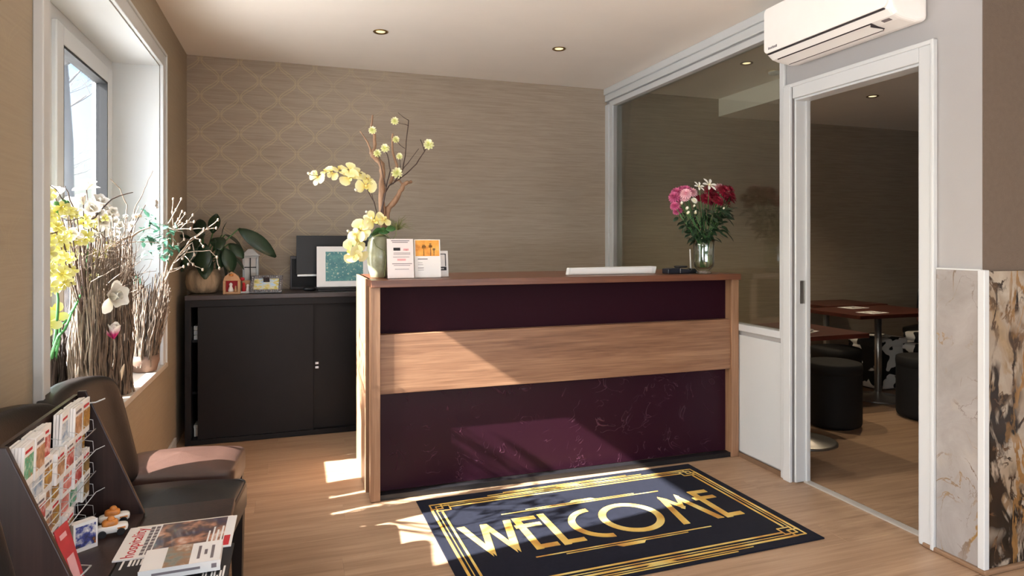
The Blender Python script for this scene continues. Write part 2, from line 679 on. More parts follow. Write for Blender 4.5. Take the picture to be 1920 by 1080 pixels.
M['glass_int'] = glass('interior_glass', (.90, .92, .88), .075, .55)
M['glass_vase'] = glass('vase_glass', (.95, .97, .95), .08, .75)
M['acrylic'] = glass('clear_acrylic', (.97, .97, .97), .06, .5)
M['gasket'] = mat('black_gasket', S(24, 25, 28), .6)
M['brass'] = mat('brass_ring', S(150, 120, 60), .3, 1, var=.06)
M['bulb'] = emit('lamp_glow', (1, .80, .45), 1.3)
M['mat_navy'] = mat('navy_doormat', S(22, 24, 36), .7, var=.2, scale=60, bump=.15, bscale=400, spec=.12, sheen=.02)
M['gold'] = gold_mat('gold_print')
M['twig'] = mat('twig_bark', S(104, 88, 74), .75, var=.45, scale=26)
M['twig_dark'] = mat('dark_bark', S(54, 43, 38), .7, var=.4, scale=26)
M['twig_pale'] = mat('pale_branch', S(158, 143, 128), .75, var=.25, scale=30)
M['drift'] = mat('driftwood', S(160, 126, 100), .65, var=.3, scale=40, stretch=(1, 1, .3), bump=.3)
M['stem_dark'] = mat('dark_stem', S(70, 52, 44), .6, var=.25, scale=40)
M['stem_green'] = mat('green_stem', S(54, 120, 62), .5, var=.2, scale=30)
M['leaf_dark'] = mat('dark_green_leaf', S(36, 58, 38), .35, var=.3, scale=14)
M['leaf_mid'] = mat('mid_green_leaf', S(64, 112, 58), .45, var=.25, scale=18)
M['leaf_turq'] = mat('turquoise_leaf', S(72, 122, 100), .55, var=.2, scale=25)
M['leaf_blue'] = mat('bluish_leaf', S(120, 158, 160), .5, var=.12, scale=25)
M['grass'] = mat('air_plant', S(120, 128, 78), .6, var=.25, scale=30)
M['orchid'] = petal('orchid_petals', [(0, S(214, 150, 110)), (.16, S(240, 214, 120)), (.4, S(243, 236, 150)), (1, S(250, 246, 196))], .045)
M['yellow'] = petal('yellow_petals', [(0, S(190, 120, 50)), (.2, S(186, 176, 62)), (.55, S(200, 194, 108)), (1, S(212, 210, 156))], .04)
M['magnolia'] = petal('magnolia_petals', [(0, S(206, 194, 156)), (.3, S(220, 213, 198)), (1, S(228, 225, 219))], .06)
M['magenta'] = petal('pink_magnolia_petals', [(0, S(168, 20, 92)), (.45, S(196, 44, 116)), (.75, S(240, 214, 220)), (1, S(250, 244, 238))], .07)
M['cream'] = mat('cream_husk', S(238, 228, 204), .6, var=.06)
M['pom'] = petal('pompom_petals', [(0, S(200, 214, 110)), (.6, S(226, 230, 150)), (1, S(244, 242, 206))], .022)
M['mum_red'] = petal('crimson_petals', [(0, S(190, 120, 130)), (.25, S(160, 26, 56)), (1, S(128, 14, 46))], .035)
M['mum_pink'] = petal('pink_petals', [(0, S(240, 220, 150)), (.25, S(226, 160, 176)), (1, S(240, 196, 206))], .035)
M['mum_mag'] = petal('magenta_petals', [(0, S(230, 200, 150)), (.25, S(176, 62, 110)), (1, S(196, 96, 140))], .035)
M['white_fl'] = petal('white_petals', [(0, S(230, 220, 120)), (.3, S(244, 242, 220)), (1, S(250, 250, 244))], .035)
M['pot_bark'] = mat('bark_pot', S(172, 150, 122), .7, var=.6, scale=9, stretch=(2.2, 2.2, .5), bump=.35, bscale=30)
M['pot_green'] = mat('mottled_glazed_vase', S(150, 152, 124), .3, var=.28, scale=16, coat=.4)
M['pot_brown'] = mat('brown_pot', S(122, 98, 84), .6, var=.15)
M['paper'] = mat('white_paper', S(240, 238, 236), .6, var=.015)
M['paper_pink'] = mat('pale_paper', S(238, 228, 226), .6, var=.015)
M['ink'] = mat('grey_ink', S(120, 112, 116), .7)
M['ink_dark'] = mat('dark_ink', S(40, 38, 40), .7)
M['ink_red'] = mat('red_ink', S(196, 36, 48), .6)
M['ink_pink'] = mat('pink_ink', S(228, 170, 172), .7)
M['red_card'] = mat('red_card', S(190, 60, 66), .35, var=.15, scale=20)
M['pine'] = mat('light_wood', S(196, 152, 112), .55, var=.12, scale=20, stretch=(1, 1, .2))
M['silver'] = mat('silver_frame', S(128, 126, 128), .35, .7, var=.35, scale=90)
M['ceramic'] = mat('white_ceramic', S(236, 234, 230), .25, var=.02)
M['device_white'] = mat('white_device', S(226, 226, 224), .35, var=.02)
M['device_navy'] = mat('dark_device', S(30, 32, 42), .35, var=.1)
M['dark_red_wood'] = wood('mahogany_top', S(58, 26, 20), S(80, 36, 26), S(98, 48, 34), 'x', .35)
M['pouffe'] = mat('black_pouffe', S(20, 19, 20), .8, var=.15)
M['cow'] = cow_print('cow_hide')
M['bark_out'] = mat('tree_bark', S(128, 128, 130), .9, var=.2, scale=6, bump=.3)
M['pave'] = mat('pavement', S(205, 200, 192), .9, var=.1, scale=3)
M['hedge'] = mat('hazy_hedge', S(150, 158, 150), .9, var=.15, scale=2)
M['gold_paint'] = mat('toy_orange', S(206, 130, 60), .35, var=.2, scale=60)

# ------------------------------------------------------------------ the setting
XL, XR, YB, ZC = -0.724, 2.583, 5.08, 2.64
XR2 = 2.66            # dining side of the partition
YN = 1.83             # wall that closes the partition towards the camera


def struct(name, mb, m, parent=None, bevel=0, **k):
    o = mb.build(name, m, parent, bevel=bevel, **k)
    if parent is None:
        o['kind'] = 'structure'
    return o


# floor: slab with oak planks laid along x
floor = struct('floor', MB().box(-.80, 6.6, -2.8, 5.2, -.06, -.012), M['floor_base'])
PW, PL = .188, 1.28
pm = bpy.data.meshes.new('plank')
bmx = bmesh.new()
bmesh.ops.create_cube(bmx, size=1)
bmesh.ops.scale(bmx, vec=(PL - .0004, PW - .0004, .012), verts=bmx.verts)
bmesh.ops.bevel(bmx, geom=[e for e in bmx.edges if all(v.co.z > 0 for v in e.verts)], offset=.0006, segments=1, affect='EDGES')
bmx.to_mesh(pm)
bmx.free()
pm.materials.append(M['floor'])
fl = WL[floor.name]
n = 0


def lay(x0, x1, y0, y1):
    y, row = y0, 0
    while y < y1 - .01:
        off = (row * .413) % PL
        x = x0 - off
        while x < x1:
            a, b = max(x, x0), min(x + PL, x1)
            if b - a > .05:
                w = min(PW, y1 - y)
                o = bpy.data.objects.new('plank', pm)
                COL.objects.link(o)
                o.parent = floor
                o.location = Vector(((a + b) / 2, y + w / 2, -.006)) - fl
                o.scale = ((b - a) / PL, w / PW, 1)
            x += PL
        y += PW
        row += 1


lay(XL + .003, 4.3, 1.26, YN)
lay(XL + .003, XR2, YN, YB - .003)
lay(XR2, 6.4, YN + .103, YB - .003)
b0 = MB().box(XL, 4.3, -2.6, 1.258, -.012, 0)
b0.build('plank_field', M['floor'], floor)['kind'] = 'stuff'

struct('ceiling', MB().box(-1.02, 6.6, -2.8, 5.2, ZC, ZC + .1), M['ceiling'])
struct('ceiling_beam', MB().box(3.735, 6.4, YN + .1, YB, 2.475, ZC - .0005), M['ceiling'])

# back wall, shared with the dining room
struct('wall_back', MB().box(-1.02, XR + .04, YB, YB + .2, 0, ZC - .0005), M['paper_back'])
struct('wall_back_dining', MB().box(XR + .04, 6.6, YB, YB + .2, 0, ZC - .0005), M['paper_dining'])
struct('wall_dining_end', MB().box(6.4, 6.6, YN, YB, 0, ZC - .0005), M['dining_wall'])

# left wall with its two window openings
WY0, WY1, WZ0, WZ1 = 2.315, 4.10, .614, 2.31
VY0, VY1, VZ0, VZ1 = -1.0, 1.2, .614, 2.31
wl = MB()
for y0, y1 in ((-2.8, VY0), (VY1, WY0), (WY1, YB)):
    wl.box(-1.02, XL, y0, y1, 0, ZC - .0005)
for y0, y1 in ((VY0, VY1), (WY0, WY1)):
    wl.box(-1.02, XL, y0, y1, 0, WZ0 - .03)
    wl.box(-1.02, XL, y0, y1, WZ1, ZC - .0005)
struct('wall_left', wl, M['paper_left'])


def win(name, y0, y1, mull, head, label=None):
    w = thing(name, None, None, (-.90, (y0 + y1) / 2, WZ0), kind='structure')
    z0, z1 = WZ0, WZ1
    c = MB()                                            # casing on the room side
    cw = .085
    c.box(XL, XL + .02, y0 - cw, y0, z0 - .03, z1 + cw)
    c.box(XL, XL + .02, y1, y1 + cw, z0, z1 + cw)
    c.box(XL, XL + .02, y0, y1, z1, z1 + cw)
    c.box(XL, XL + .028, y1 + cw - .016, y1 + cw, z0, z1 + cw)
    c.box(XL, XL + .028, y0 - cw, y0 - cw + .016, z0 - .03, z1 + cw)
    c.box(XL, XL + .028, y0 - cw, y1 + cw, z1 + cw - .016, z1 + cw)
    c.build('casing', M['white'], w, bevel=.004)
    r = MB()                                            # lining of the reveal
    r.box(-1.02, XL, y0, y0 + .006, z0, z1)
    r.box(-1.02, XL, y1 - .006, y1, z0, z1)
    r.box(-1.02, XL, y0, y1, z1 - .006, z1)
    r.build('reveal_lining', M['white'], w)
    s = MB().box(-1.01, XL + .025, y0 - .04, y1 + cw + .03, z0 - .03, z0)
    s.build('window_sill', M['sill'], w, bevel=.004)
    f = MB()                                            # fixed frame
    a, b = -1.02, -.955
    yi0, yi1 = y0 + .006, y1 - .006
    f.box(a, b, yi0, yi0 + .012, z0, z1 - .006)
    f.box(a, b, yi1 - .10, yi1, z0, z1 - .006)
    f.box(a, b, yi0, yi1, z0, z0 + .055)
    f.box(a, b, yi0, yi1, z1 - .075, z1 - .006)
    f.box(a, b, mull - .02, mull + .06, z0, z1 - .006)
    f.build('frame', M['white'], w, bevel=.004)
    g = MB().box(-1.0, -.97, yi0 + .012, mull, head, z1 - .075)  # slatted piece, unseen, added to cut the top of the sun patch
    for k in range(6):
        zz = head + .012 + k * (z1 - .075 - head) / 6
        g.box(-.97, -.962, yi0 + .02, mull - .01, zz, zz + .012)
    g.build('sun_baffle', M['white'], w)
    sa = MB()                                           # opening sash
    sy0, sy1, sz0, sz1 = mull + .05, yi1 - .085, z0 + .05, z1 - .07
    sw = .085
    sa.box(-.99, -.935, sy0, sy0 + sw, sz0, sz1)
    sa.box(-.99, -.935, sy1 - sw, sy1, sz0, sz1)
    sa.box(-.99, -.935, sy0 + sw, sy1 - sw, sz0, sz0 + sw)
    sa.box(-.99, -.935, sy0 + sw, sy1 - sw, sz1 - sw, sz1)
    sash = sa.build('sash', M['white'], w, bevel=.006)
    gk = MB()
    q = sw
    gk.box(-.988, -.937, sy0 + q, sy0 + q + .008, sz0 + q, sz1 - q)
    gk.box(-.988, -.937, sy1 - q - .012, sy1 - q, sz0 + q, sz1 - q)
    gk.box(-.988, -.937, sy0 + q, sy1 - q, sz1 - q - .012, sz1 - q)
    gk.build('gasket', M['gasket'], sash)
    MB().box(-.972, -.968, sy0 + sw, sy1 - sw, sz0 + sw, sz1 - sw).build('pane', M['glass_win'], sash)
    MB().box(-.985, -.981, yi0 + .012, mull, z0 + .055, head).build('pane', M['glass_win'], w)
    hd = MB().box(-.935, -.925, sy0 + .03, sy0 + .055, 1.42, 1.54)
    hd.tube([(-.92, sy0 + .042, 1.5), (-.90, sy0 + .042, 1.5), (-.90, sy0 + .042, 1.38)], .009, 8)
    hd.build('window_handle', M['alu'], sash)
    return w


win('window_1', WY0, WY1, 3.10, 2.06)
win('window_3', VY0, VY1, .2, 2.2)

# skirting along the left wall up to the cabinet
struct('baseboard_left', MB().box(XL, XL + .014, 1.0, 4.57, 0, .07), M['white'], bevel=.003)

# walls that close the room behind the camera: the glazed street front
wf = MB()
wf.box(-1.02, -.2, -2.8, -2.6, 0, ZC - .0005)
wf.box(3.4, 4.5, -2.8, -2.6, 0, ZC - .0005)
wf.box(-.2, 3.4, -2.8, -2.6, 2.55, ZC - .0005)
wf.box(-.2, 3.4, -2.8, -2.6, 0, .3)
struct('wall_front', wf, M['white_wall'])
w4 = thing('window_4', None, None, (1.6, -2.7, .3), kind='structure')
ff = MB()
for x in (-.2, .98, 2.16, 3.34):
    ff.box(x, x + .06, -2.73, -2.67, .3, 2.55)
ff.box(-.2, 3.4, -2.73, -2.67, .3, .36)
ff.box(-.2, 3.4, -2.73, -2.67, 2.49, 2.55)
ff.build('frame', M['white'], w4)
for x in (-.14, 1.04, 2.22):
    MB().box(x, x + 1.12, -2.702, -2.698, .36, 2.49).build('pane', M['glass_win'], w4)
struct('wall_hall_end', MB().box(4.3, 4.5, -2.6, YN, 0, ZC - .0005), M['white_wall'])

# wall that faces the camera at the right: brown plaster over a marble dado
struct('wall_right_end', MB().box(XR + .001, 6.6, YN, YN + .1, 0, ZC - .0005), M['plaster'])
# partition between reception and dining room
DY0, DY1, DZ = 2.095, 2.845, 2.09       # doorway
GY0, GY1, GZ0, GZ1 = 2.94, 4.955, .80, 2.49  # inner window
pr = MB()
pr.box(XR, XR2, YN + .004, DY0, 0, ZC - .0005)
pr.box(XR, XR2, DY0, DY1, DZ, ZC - .0005)
pr.box(XR, XR2, DY1, GY0, 0, ZC - .0005)
pr.box(XR, XR2, GY0, YB, GZ1, ZC - .0005)
pr.box(XR, XR2, GY1, YB, GZ0, GZ1)
pr.box(XR + .008, XR2 - .008, GY0, YB, 0, GZ0)
struct('wall_right', pr, M['white_wall'])

w2 = thing('window_2', None, None, (XR + .04, (GY0 + GY1) / 2, GZ0), kind='structure')
f = MB()
f.box(XR - .012, XR + .05, GY1, GY1 + .06, GZ0 - .02, GZ1 + .03)
f.box(XR - .02, XR, GY1 + .062, YB, 0, ZC - .14)
f.box(XR - .012, XR + .05, GY0 - .02, GY0 + .012, GZ0 - .02, GZ1 + .03)
f.box(XR - .012, XR + .05, GY0, GY1 + .06, GZ1 - .012, GZ1 + .03)
f.box(XR - .012, XR + .05, GY0, GY1 + .06, GZ0 - .03, GZ0 + .012)
f.build('frame', M['white'], w2, bevel=.004)
MB().box(XR + .028, XR + .034, GY0 + .01, GY1, GZ0 + .01, GZ1 - .01).build('pane', M['glass_int'], w2)
MB().box(XR - .004, XR + .008, GY0 - .0, YB - .05, .035, GZ0 - .055).build('lower_panel', M['white'], w2, bevel=.003)
MB().box(XR - .010, XR, GY0 + .0, YB - .05, 0.0, .028).build('floor_bead', M['floor_base'], w2)

t1 = MB()
t1.box(XR - .035, XR, YN + .9, YB, ZC - .055, ZC - .001)
t1.box(XR - .022, XR, YN + .9, YB, ZC - .11, ZC - .055)
struct('trim_1', t1, M['white'], bevel=.006)
t2 = MB()                                # post between glass and doorway, full height
t2.box(XR - .018, XR, 2.908, 2.936, 0.0, ZC - .11)
t2.box(XR - .030, XR - .012, 2.850, 2.905, 0.0, DZ + .075)
struct('trim_2', t2, M['white'], bevel=.004)

d1 = thing('door_1', None, None, (XR, (DY0 + DY1) / 2, 0), kind='structure')
c = MB()
cw = .062
c.box(XR - .018, XR, DY0 - cw, DY0, .004, DZ + cw + .01)
c.box(XR - .018, XR, DY0, DY1, DZ, DZ + cw + .01)
c.box(XR - .026, XR, DY0 - cw - .012, DY0 - cw + .004, .004, DZ + cw + .02)
c.box(XR - .026, XR, DY0 - cw, DY1 + .06, DZ + cw, DZ + cw + .02)
c.build('casing', M['white'], d1, bevel=.004)
j = MB()
j.box(XR - .005, XR2 + .006, DY1 - .012, DY1, .004, DZ)
j.box(XR - .005, XR2 + .006, DY0, DY0 + .012, .004, DZ)
j.box(XR - .005, XR2 + .006, DY0, DY1, DZ - .012, DZ)
j.box(XR2 - .02, XR2 + .006, DY1 - .024, DY1 - .012, .004, DZ)
j.build('jamb', M['white'], d1, bevel=.003)
MB().box(XR2 - .055, XR2 - .022, DY1 - .0135, DY1 - .011, .975, 1.10).build('strike_plate', M['alu'], d1)
M['sill_strip'] = mat('door_track', S(188, 184, 178), .35, .2, var=.05)
th = MB().box(XR2 - .03, XR2 + .012, DY0, DY1 - .012, .0005, .008)
for k in range(4):
    th.box(XR2 - .026 + k * .009, XR2 - .022 + k * .009, DY0, DY1 - .012, .008, .010)
th.build('threshold', M['sill_strip'], d1)

# marble dado round the corner of the partition
w3 = thing('wall_corner_dado', None, None, (XR, YN, 0), kind='structure')
MB().box(XR - .012, XR - .0005, YN + .0, DY0 - cw - .014, .02, 1.195).build('marble_panel', M['marble_light'], w3, bevel=.002)
MB().box(XR + .004, 4.2, YN - .012, YN - .0005, .02, 1.195).build('marble_panel', M['marble_dark'], w3, bevel=.002)
cb = MB()
cb.box(XR - .016, XR + .012, YN - .016, YN + .012, .012, 1.20)
cb.box(XR - .014, XR, YN, DY0 - cw - .014, 1.195, 1.203)
cb.build('corner_bead', M['white'], w3, bevel=.003)
fb = MB()
fb.box(XR - .024, XR, YN - .02, DY0 - .02, 0.0005, .02)
fb.box(XR - .024, 4.2, YN - .026, YN, 0.0005, .02)
fb.build('floor_bead', M['bead'], w3, bevel=.006)

# ------------------------------------------------------------------ outside
tag(MB().box(-40, -1.03, -20, 60, -.5, -.4).build('pavement', M['pave']), kind='structure')


def tree(base, h, r, seed, label, lean=(0, 0), spread=1.0):
    rnd = random.Random(seed)
    o = thing('street_tree', label, 'tree', base)
    pts = []
    x, y = 0, 0
    k = 9
    for i in range(k):
        pts.append(Vector((x, y, h * i / (k - 1))))
        x += rnd.uniform(-.06, .06) + lean[0] * h / k
        y += rnd.uniform(-.06, .06) + lean[1] * h / k
    MB().tube(pts, [r * (1 - .55 * i / (k - 1)) for i in range(k)], 12).build('trunk', M['bark_out'], o, world=False, smooth=True)
    br = MB()

    def branch(p, d, L, r0, lev):
        q = [p]
        dd = d.copy()
        m = 5
        for i in range(m):
            dd = (dd + Vector((rnd.uniform(-.25, .25), rnd.uniform(-.25, .25), rnd.uniform(-.08, .22)))).normalized()
            q.append(q[-1] + dd * L / m)
        br.tube(q, r0, 5 if lev else 7, r0 * .35, cap=False)
        if lev < 3:
            for j in range(4 if lev < 2 else 3):
                i = rnd.randint(1, m)
                w = (dd + Vector((rnd.uniform(-1, 1), rnd.uniform(-1, 1), rnd.uniform(-.3, .6)))).normalized()
                branch(q[i], w, L * rnd.uniform(.45, .7), r0 * .5, lev + 1)
    for i in range(9):
        p = pts[rnd.randint(3, k - 1)]
        a = rnd.uniform(0, 2 * math.pi)
        branch(p, Vector((math.cos(a), math.sin(a), rnd.uniform(.1, .7))).normalized(), h * .32 * spread, r * .32, 0)
    br.build('branches', M['bark_out'], o, world=False)
    return o


tree((-3.22, 11.0, -.4), 8.5, .25, 3, 'thick pale street tree trunk seen at the left of the window pane', spread=.9)
tree((-9.6, 27.0, -.4), 9, .2, 5, 'thinner hazy tree with fine branches beyond the thick trunk', spread=1.2)

# ------------------------------------------------------------------ reception counter
CX0, CX1, CY0, CY1, CZ = .345, 2.572, 3.30, 3.98, 1.118
ct = thing('reception_counter', 'oak reception counter with dark plum crinkled front panels', 'counter', ((CX0 + CX1) / 2, (CY0 + CY1) / 2, 0))
MB().box(.362, CX1, CY0 - .022, CY1, CZ - .036, CZ).build('counter_top', M['counter_top'], ct, bevel=.002)
MB().box(.362, .410, CY0, CY0 + .075, .002, CZ - .036).build('stile', M['counter_wood_v'], ct, bevel=.002)
MB().box(2.520, CX1, CY0, CY0 + .075, .002, CZ - .036).build('stile', M['counter_wood_v'], ct, bevel=.002)
MB().box(.410, 2.520, CY0 + .062, CY0 + .075, .84, CZ - .036).build('front_panel', M['plum_smooth'], ct)
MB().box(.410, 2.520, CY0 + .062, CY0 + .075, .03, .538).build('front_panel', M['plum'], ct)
MB().box(.410, 2.520, CY0 + .012, CY0 + .062, .538, .84).build('wood_band', M['counter_wood_h'], ct, bevel=.002)
MB().box(.410, 2.520, CY0 + .012, CY0 + .0615, .002, .028).build('plinth', M['black'], ct)
MB().box(.352, .378, CY0 + .145, CY1, .002, CZ).build('side_panel', M['counter_wood_v'], ct, bevel=.002)
MB().box(.372, .40, CY0 + .07, CY0 + .15, .002, CZ - .036).build('recess_strip', M['gap'], ct)
MB().box(2.55, CX1, CY0 + .075, CY1, .002, CZ - .036).build('side_panel', M['counter_wood_v'], ct)
MB().box(.38, 2.55, CY0 + .30, CY1 - .02, .70, .73).build('desk_shelf', M['counter_wood_h'], ct)

# ------------------------------------------------------------------ doormat with lettering
mt = thing('doormat', 'navy welcome mat with gold art deco lettering in front of the counter', 'doormat', (1.398, 2.757, .0005), R(1.2))
mb = MB().box(-.808, .808, -.512, .500, 0, .007)
mb.build('pile', M['mat_navy'], mt, world=False, bevel=.003)
GT = .0085


def stroke(mb, pts, w, closed=False, z=GT):
    mb.k += 1
    z += mb.k * 4e-5
    P = [Vector((p[0], p[1], 0)) for p in pts]
    n = len(P)
    for i in range(n if closed else n - 1):
        a, b = P[i], P[(i + 1) % n]
        d = (b - a).normalized()
        s = Vector((-d.y, d.x, 0)) * w / 2
        e = d * (w * .3)
        z += 2e-5
        q = [a - s - e, b - s + e, b + s + e, a + s - e]
        mb.add([(x.x, x.y, z - .002) for x in q] + [(x.x, x.y, z) for x in q],
               [(4, 5, 6, 7), (0, 1, 5, 4), (1, 2, 6, 5), (2, 3, 7, 6), (3, 0, 4, 7)])


def taper(mb, poly, z=GT):
    mb.k += 1
    z += mb.k * 4e-5
    mb.prism(poly, z - .002, z, lambda a, b, h: (a, b, h))


def letter(label, *paths, w=.034, arcs=()):
    m_ = MB()
    for p in paths:
        stroke(m_, p, w)
    for (cx, cy, rx, ry, a0, a1, n) in arcs:
        for i in range(n):
            t0, t1 = R(a0 + (a1 - a0) * i / n), R(a0 + (a1 - a0) * (i + 1.02) / n)
            k = [(cx + (rx + s * w / 2) * math.cos(t), cy + (ry + s * w / 2) * math.sin(t)) for t, s in ((t0, -1), (t1, -1), (t1, 1), (t0, 1))]
            m_.add([(*p, GT) for p in k] + [(*p, GT - .002) for p in k], [(0, 1, 2, 3), (0, 4, 5, 1), (2, 6, 7, 3)])
    m_.build('letter', M['gold'], mt, world=False)


wm = MB()
for poly in ([(-.696, .128), (-.660, .128), (-.610, -.11), (-.618, -.182)], [(-.588, .122), (-.556, .122), (-.606, -.182), (-.625, -.11)],
             [(-.586, .122), (-.556, .122), (-.503, -.11), (-.512, -.184)], [(-.474, .128), (-.438, .128), (-.498, -.184), (-.519, -.11)]):
    taper(wm, poly)
wm.build('letter', M['gold'], mt, world=False)
letter('E', [(-.412, .124), (-.412, -.178)], [(-.412, .116), (-.328, .116)], [(-.432, .045), (-.326, .045)], [(-.412, -.166), (-.328, -.166)])
letter('L', [(-.283, .128), (-.283, -.18)], [(-.283, -.166), (-.200, -.166)])
letter('C', arcs=[(-.045, -.035, .137, .140, 92, 268, 22)])
letter('O', arcs=[(.114, -.035, .136, .140, 0, 360, 40)], w=.036)
mm_ = MB()
for poly in ([(.300, -.190), (.336, -.190), (.374, .05), (.359, .128)], [(.352, .11), (.359, .128), (.388, .09), (.428, -.02), (.409, -.045)],
             [(.396, -.03), (.409, -.045), (.424, -.01), (.470, .10), (.457, .128)], [(.457, .128), (.444, .05), (.490, -.190), (.526, -.190)]):
    taper(mm_, poly)
mm_.build('letter', M['gold'], mt, world=False)
letter('E', [(.557, .124), (.557, -.186)], [(.557, .116), (.635, .116)], [(.530, .042), (.634, .042)], [(.557, -.172), (.634, -.172)])

bd = MB()
X1, Y1, Y0 = .758, .415, -.455
for i, (ins, w) in enumerate(((0, .012), (.020, .004), (.044, .010))):
    x, y0, y1 = X1 - ins, Y0 + ins, Y1 - ins
    stroke(bd, [(-x + .05, y0), (x - .05, y0)], w)
    stroke(bd, [(-x + .05, y1), (x - .05, y1)], w)
    stroke(bd, [(-x, y0 + .05), (-x, y1 - .05)], w)
    stroke(bd, [(x, y0 + .05), (x, y1 - .05)], w)
for sx in (-1, 1):
    for cy_, sy in ((Y1, 1), (Y0, -1)):
        cx = sx * X1
        stroke(bd, [(cx, cy_), (cx - sx * .055, cy_), (cx - sx * .055, cy_ - sy * .055), (cx, cy_ - sy * .055)], .007, True)
        stroke(bd, [(cx - sx * .025, cy_ - sy * .025), (cx - sx * .09, cy_ - sy * .025), (cx - sx * .09, cy_ - sy * .08), (cx - sx * .025, cy_ - sy * .08)], .006, True)
for k, sy in ((Y1 + .022, 1), (Y0 - .022, -1)):
    stroke(bd, [(-.45, k), (.45, k)], .004)
    stroke(bd, [(-.36, k + sy * .014), (.36, k + sy * .014)], .005)
    taper(bd, [(-.07, k - sy * .004), (.07, k - sy * .004), (.05, k - sy * .012), (-.05, k - sy * .012)][::sy])
bd.build('border', M['gold'], mt, world=False)
for nm, y, sy in (('ornament', .196, 1), ('ornament', -.248, -1)):
    o_ = MB()
    stroke(o_, [(-.455, y), (.405, y)], .007)
    stroke(o_, [(-.325, y + sy * .016), (.27, y + sy * .016)], .005)
    taper(o_, [(-.095, y + sy * .016), (-.070, y + sy * .038), (.035, y + sy * .038), (.055, y + sy * .016)][::-sy])
    o_.build(nm, M['gold'], mt, world=False)

# ------------------------------------------------------------------ dark sliding-door cabinet
KX0, KX1, KY0, KY1, KZ = -.667, .98, 4.59, 5.03, .965
kb = thing('sliding_door_cabinet', 'long black metal sliding door cabinet against the patterned wall', 'cabinet', ((KX0 + KX1) / 2, (KY0 + KY1) / 2, 0))
MB().box(KX0, KX1, KY0 - .004, KY1, KZ - .03, KZ).build('cabinet_top', M['black_top'], kb, bevel=.003)
c = MB()
c.box(KX0, KX0 + .036, KY0, KY1, .002, KZ - .03)
c.box(KX1 - .036, KX1, KY0, KY1, .002, KZ - .03)
c.box(KX0 + .036, KX1 - .036, KY0, KY1, .002, .035)
c.box(KX0 + .036, KX1 - .036, KY0, KY1, KZ - .075, KZ - .03)
c.box(KX0 + .036, KX1 - .036, KY1 - .01, KY1, .035, KZ - .075)
c.build('carcass', M['black_metal'], kb, bevel=.002)
MB().box(KX0 + .036, KX1 - .036, KY0 + .07, KY1 - .01, .318, .333).build('shelf', M['black_metal'], kb)
MB().box(KX0 + .036, KX1 - .036, KY0 + .07, KY1 - .01, .655, .670).build('shelf', M['black_metal'], kb)
MB().box(-.593, .122, KY0 + .008, KY0 + .028, .036, .889).build('sliding_door', M['black_metal'], kb, bevel=.002)
dr = MB().box(.112, .80, KY0 + .032, KY0 + .052, .036, .889).build('sliding_door', M['black_metal'], kb, bevel=.002)
h = MB().box(.132, .158, KY0 + .024, KY0 + .032, .445, .462)
h.box(.132, .158, KY0 + .024, KY0 + .032, .474, .491)
h.build('door_lock', M['chrome'], dr, bevel=.003)
for i, (x, z, hh, m_, lb) in enumerate(((-.600, .6705, .09, 'paper', 'pale stack of paper on the upper shelf, seen through the cabinet gap'),
                                        (-.594, .0355, .075, 'paper', 'small white box standing at the bottom of the cabinet gap'))):
    o = MB()
    if i == 0:
        for k in range(3):
            o.box(x - .025, x + .19, KY0 + .085, KY0 + .30, z + k * .031, z + k * .031 + .028)
    else:
        o.box(x - .03, x + .06, KY0 + .085, KY0 + .2, z, z + hh)
        o.box(x - .032, x + .062, KY0 + .083, KY0 + .202, z + hh - .02, z + hh)
    tag(o.build('paper_stack' if i == 0 else 'small_box', M[m_], bevel=.002), lb, 'paper' if i == 0 else 'box')

# ------------------------------------------------------------------ on the cabinet
pp = thing('potted_plant', 'dark green large-leaved plant in a round bark-textured pot', 'plant', (-.582, 4.80, KZ))
MB().lathe([(.05, 0), (.075, .004), (.10, .03), (.112, .075), (.108, .12), (.09, .155), (.08, .165), (.072, .16), (.07, .14)], 32, (-.582, 4.80, KZ)).build('pot', M['pot_bark'], pp, smooth=True)
MB().lathe([(.001, .142), (.071, .145)], 20, (-.582, 4.80, KZ), cap=False).build('soil', M['gap'], pp)
rl = random.Random(4)
base = Vector((-.582, 4.80, KZ + .15))
leaves = [((-.36, 4.74, 1.40), (.9, -.15, -.62), .30, .105), ((-.50, 4.70, 1.33), (.25, -.3, -.9), .20, .11), ((-.44, 4.68, 1.27), (.35, -.25, -.9), .17, .10),
          ((-.56, 4.68, 1.30), (-.1, -.4, -.9), .19, .11), ((-.62, 4.70, 1.32), (-.25, -.3, -.6), .17, .10), ((-.66, 4.76, 1.27), (-.3, -.2, -.7), .16, .09),
          ((-.53, 4.84, 1.37), (.1, -.1, .7), .14, .08), ((-.45, 4.80, 1.36), (.5, .1, -.3), .15, .09), ((-.60, 4.85, 1.35), (-.1, .2, .4), .15, .09),
          ((-.56, 4.72, 1.22), (.05, -.6, -.7), .17, .10), ((-.48, 4.74, 1.20), (.5, -.4, -.75), .14, .085), ((-.64, 4.72, 1.22), (-.4, -.5, -.5), .13, .085),
          ((-.40, 4.72, 1.22), (.75, -.2, -.62), .12, .05), ((-.47, 4.82, 1.36), (.12, 0, 1), .09, .03),
          ((-.63, 4.78, 1.30), (-.5, -.5, -.4), .15, .10), ((-.58, 4.76, 1.36), (-.2, -.7, -.3), .16, .10), ((-.50, 4.76, 1.34), (.2, -.8, -.3), .15, .10), ((-.54, 4.70, 1.25), (-.25, -.5, -.8), .16, .11),
          ((-.47, 4.72, 1.30), (.15, -.5, -.85), .17, .10), ((-.60, 4.72, 1.27), (.1, -.5, -.85), .15, .10), ((-.66, 4.82, 1.33), (-.6, -.1, .2), .10, .08), ((-.42, 4.76, 1.30), (.6, -.4, -.5), .14, .08)]
lw = None
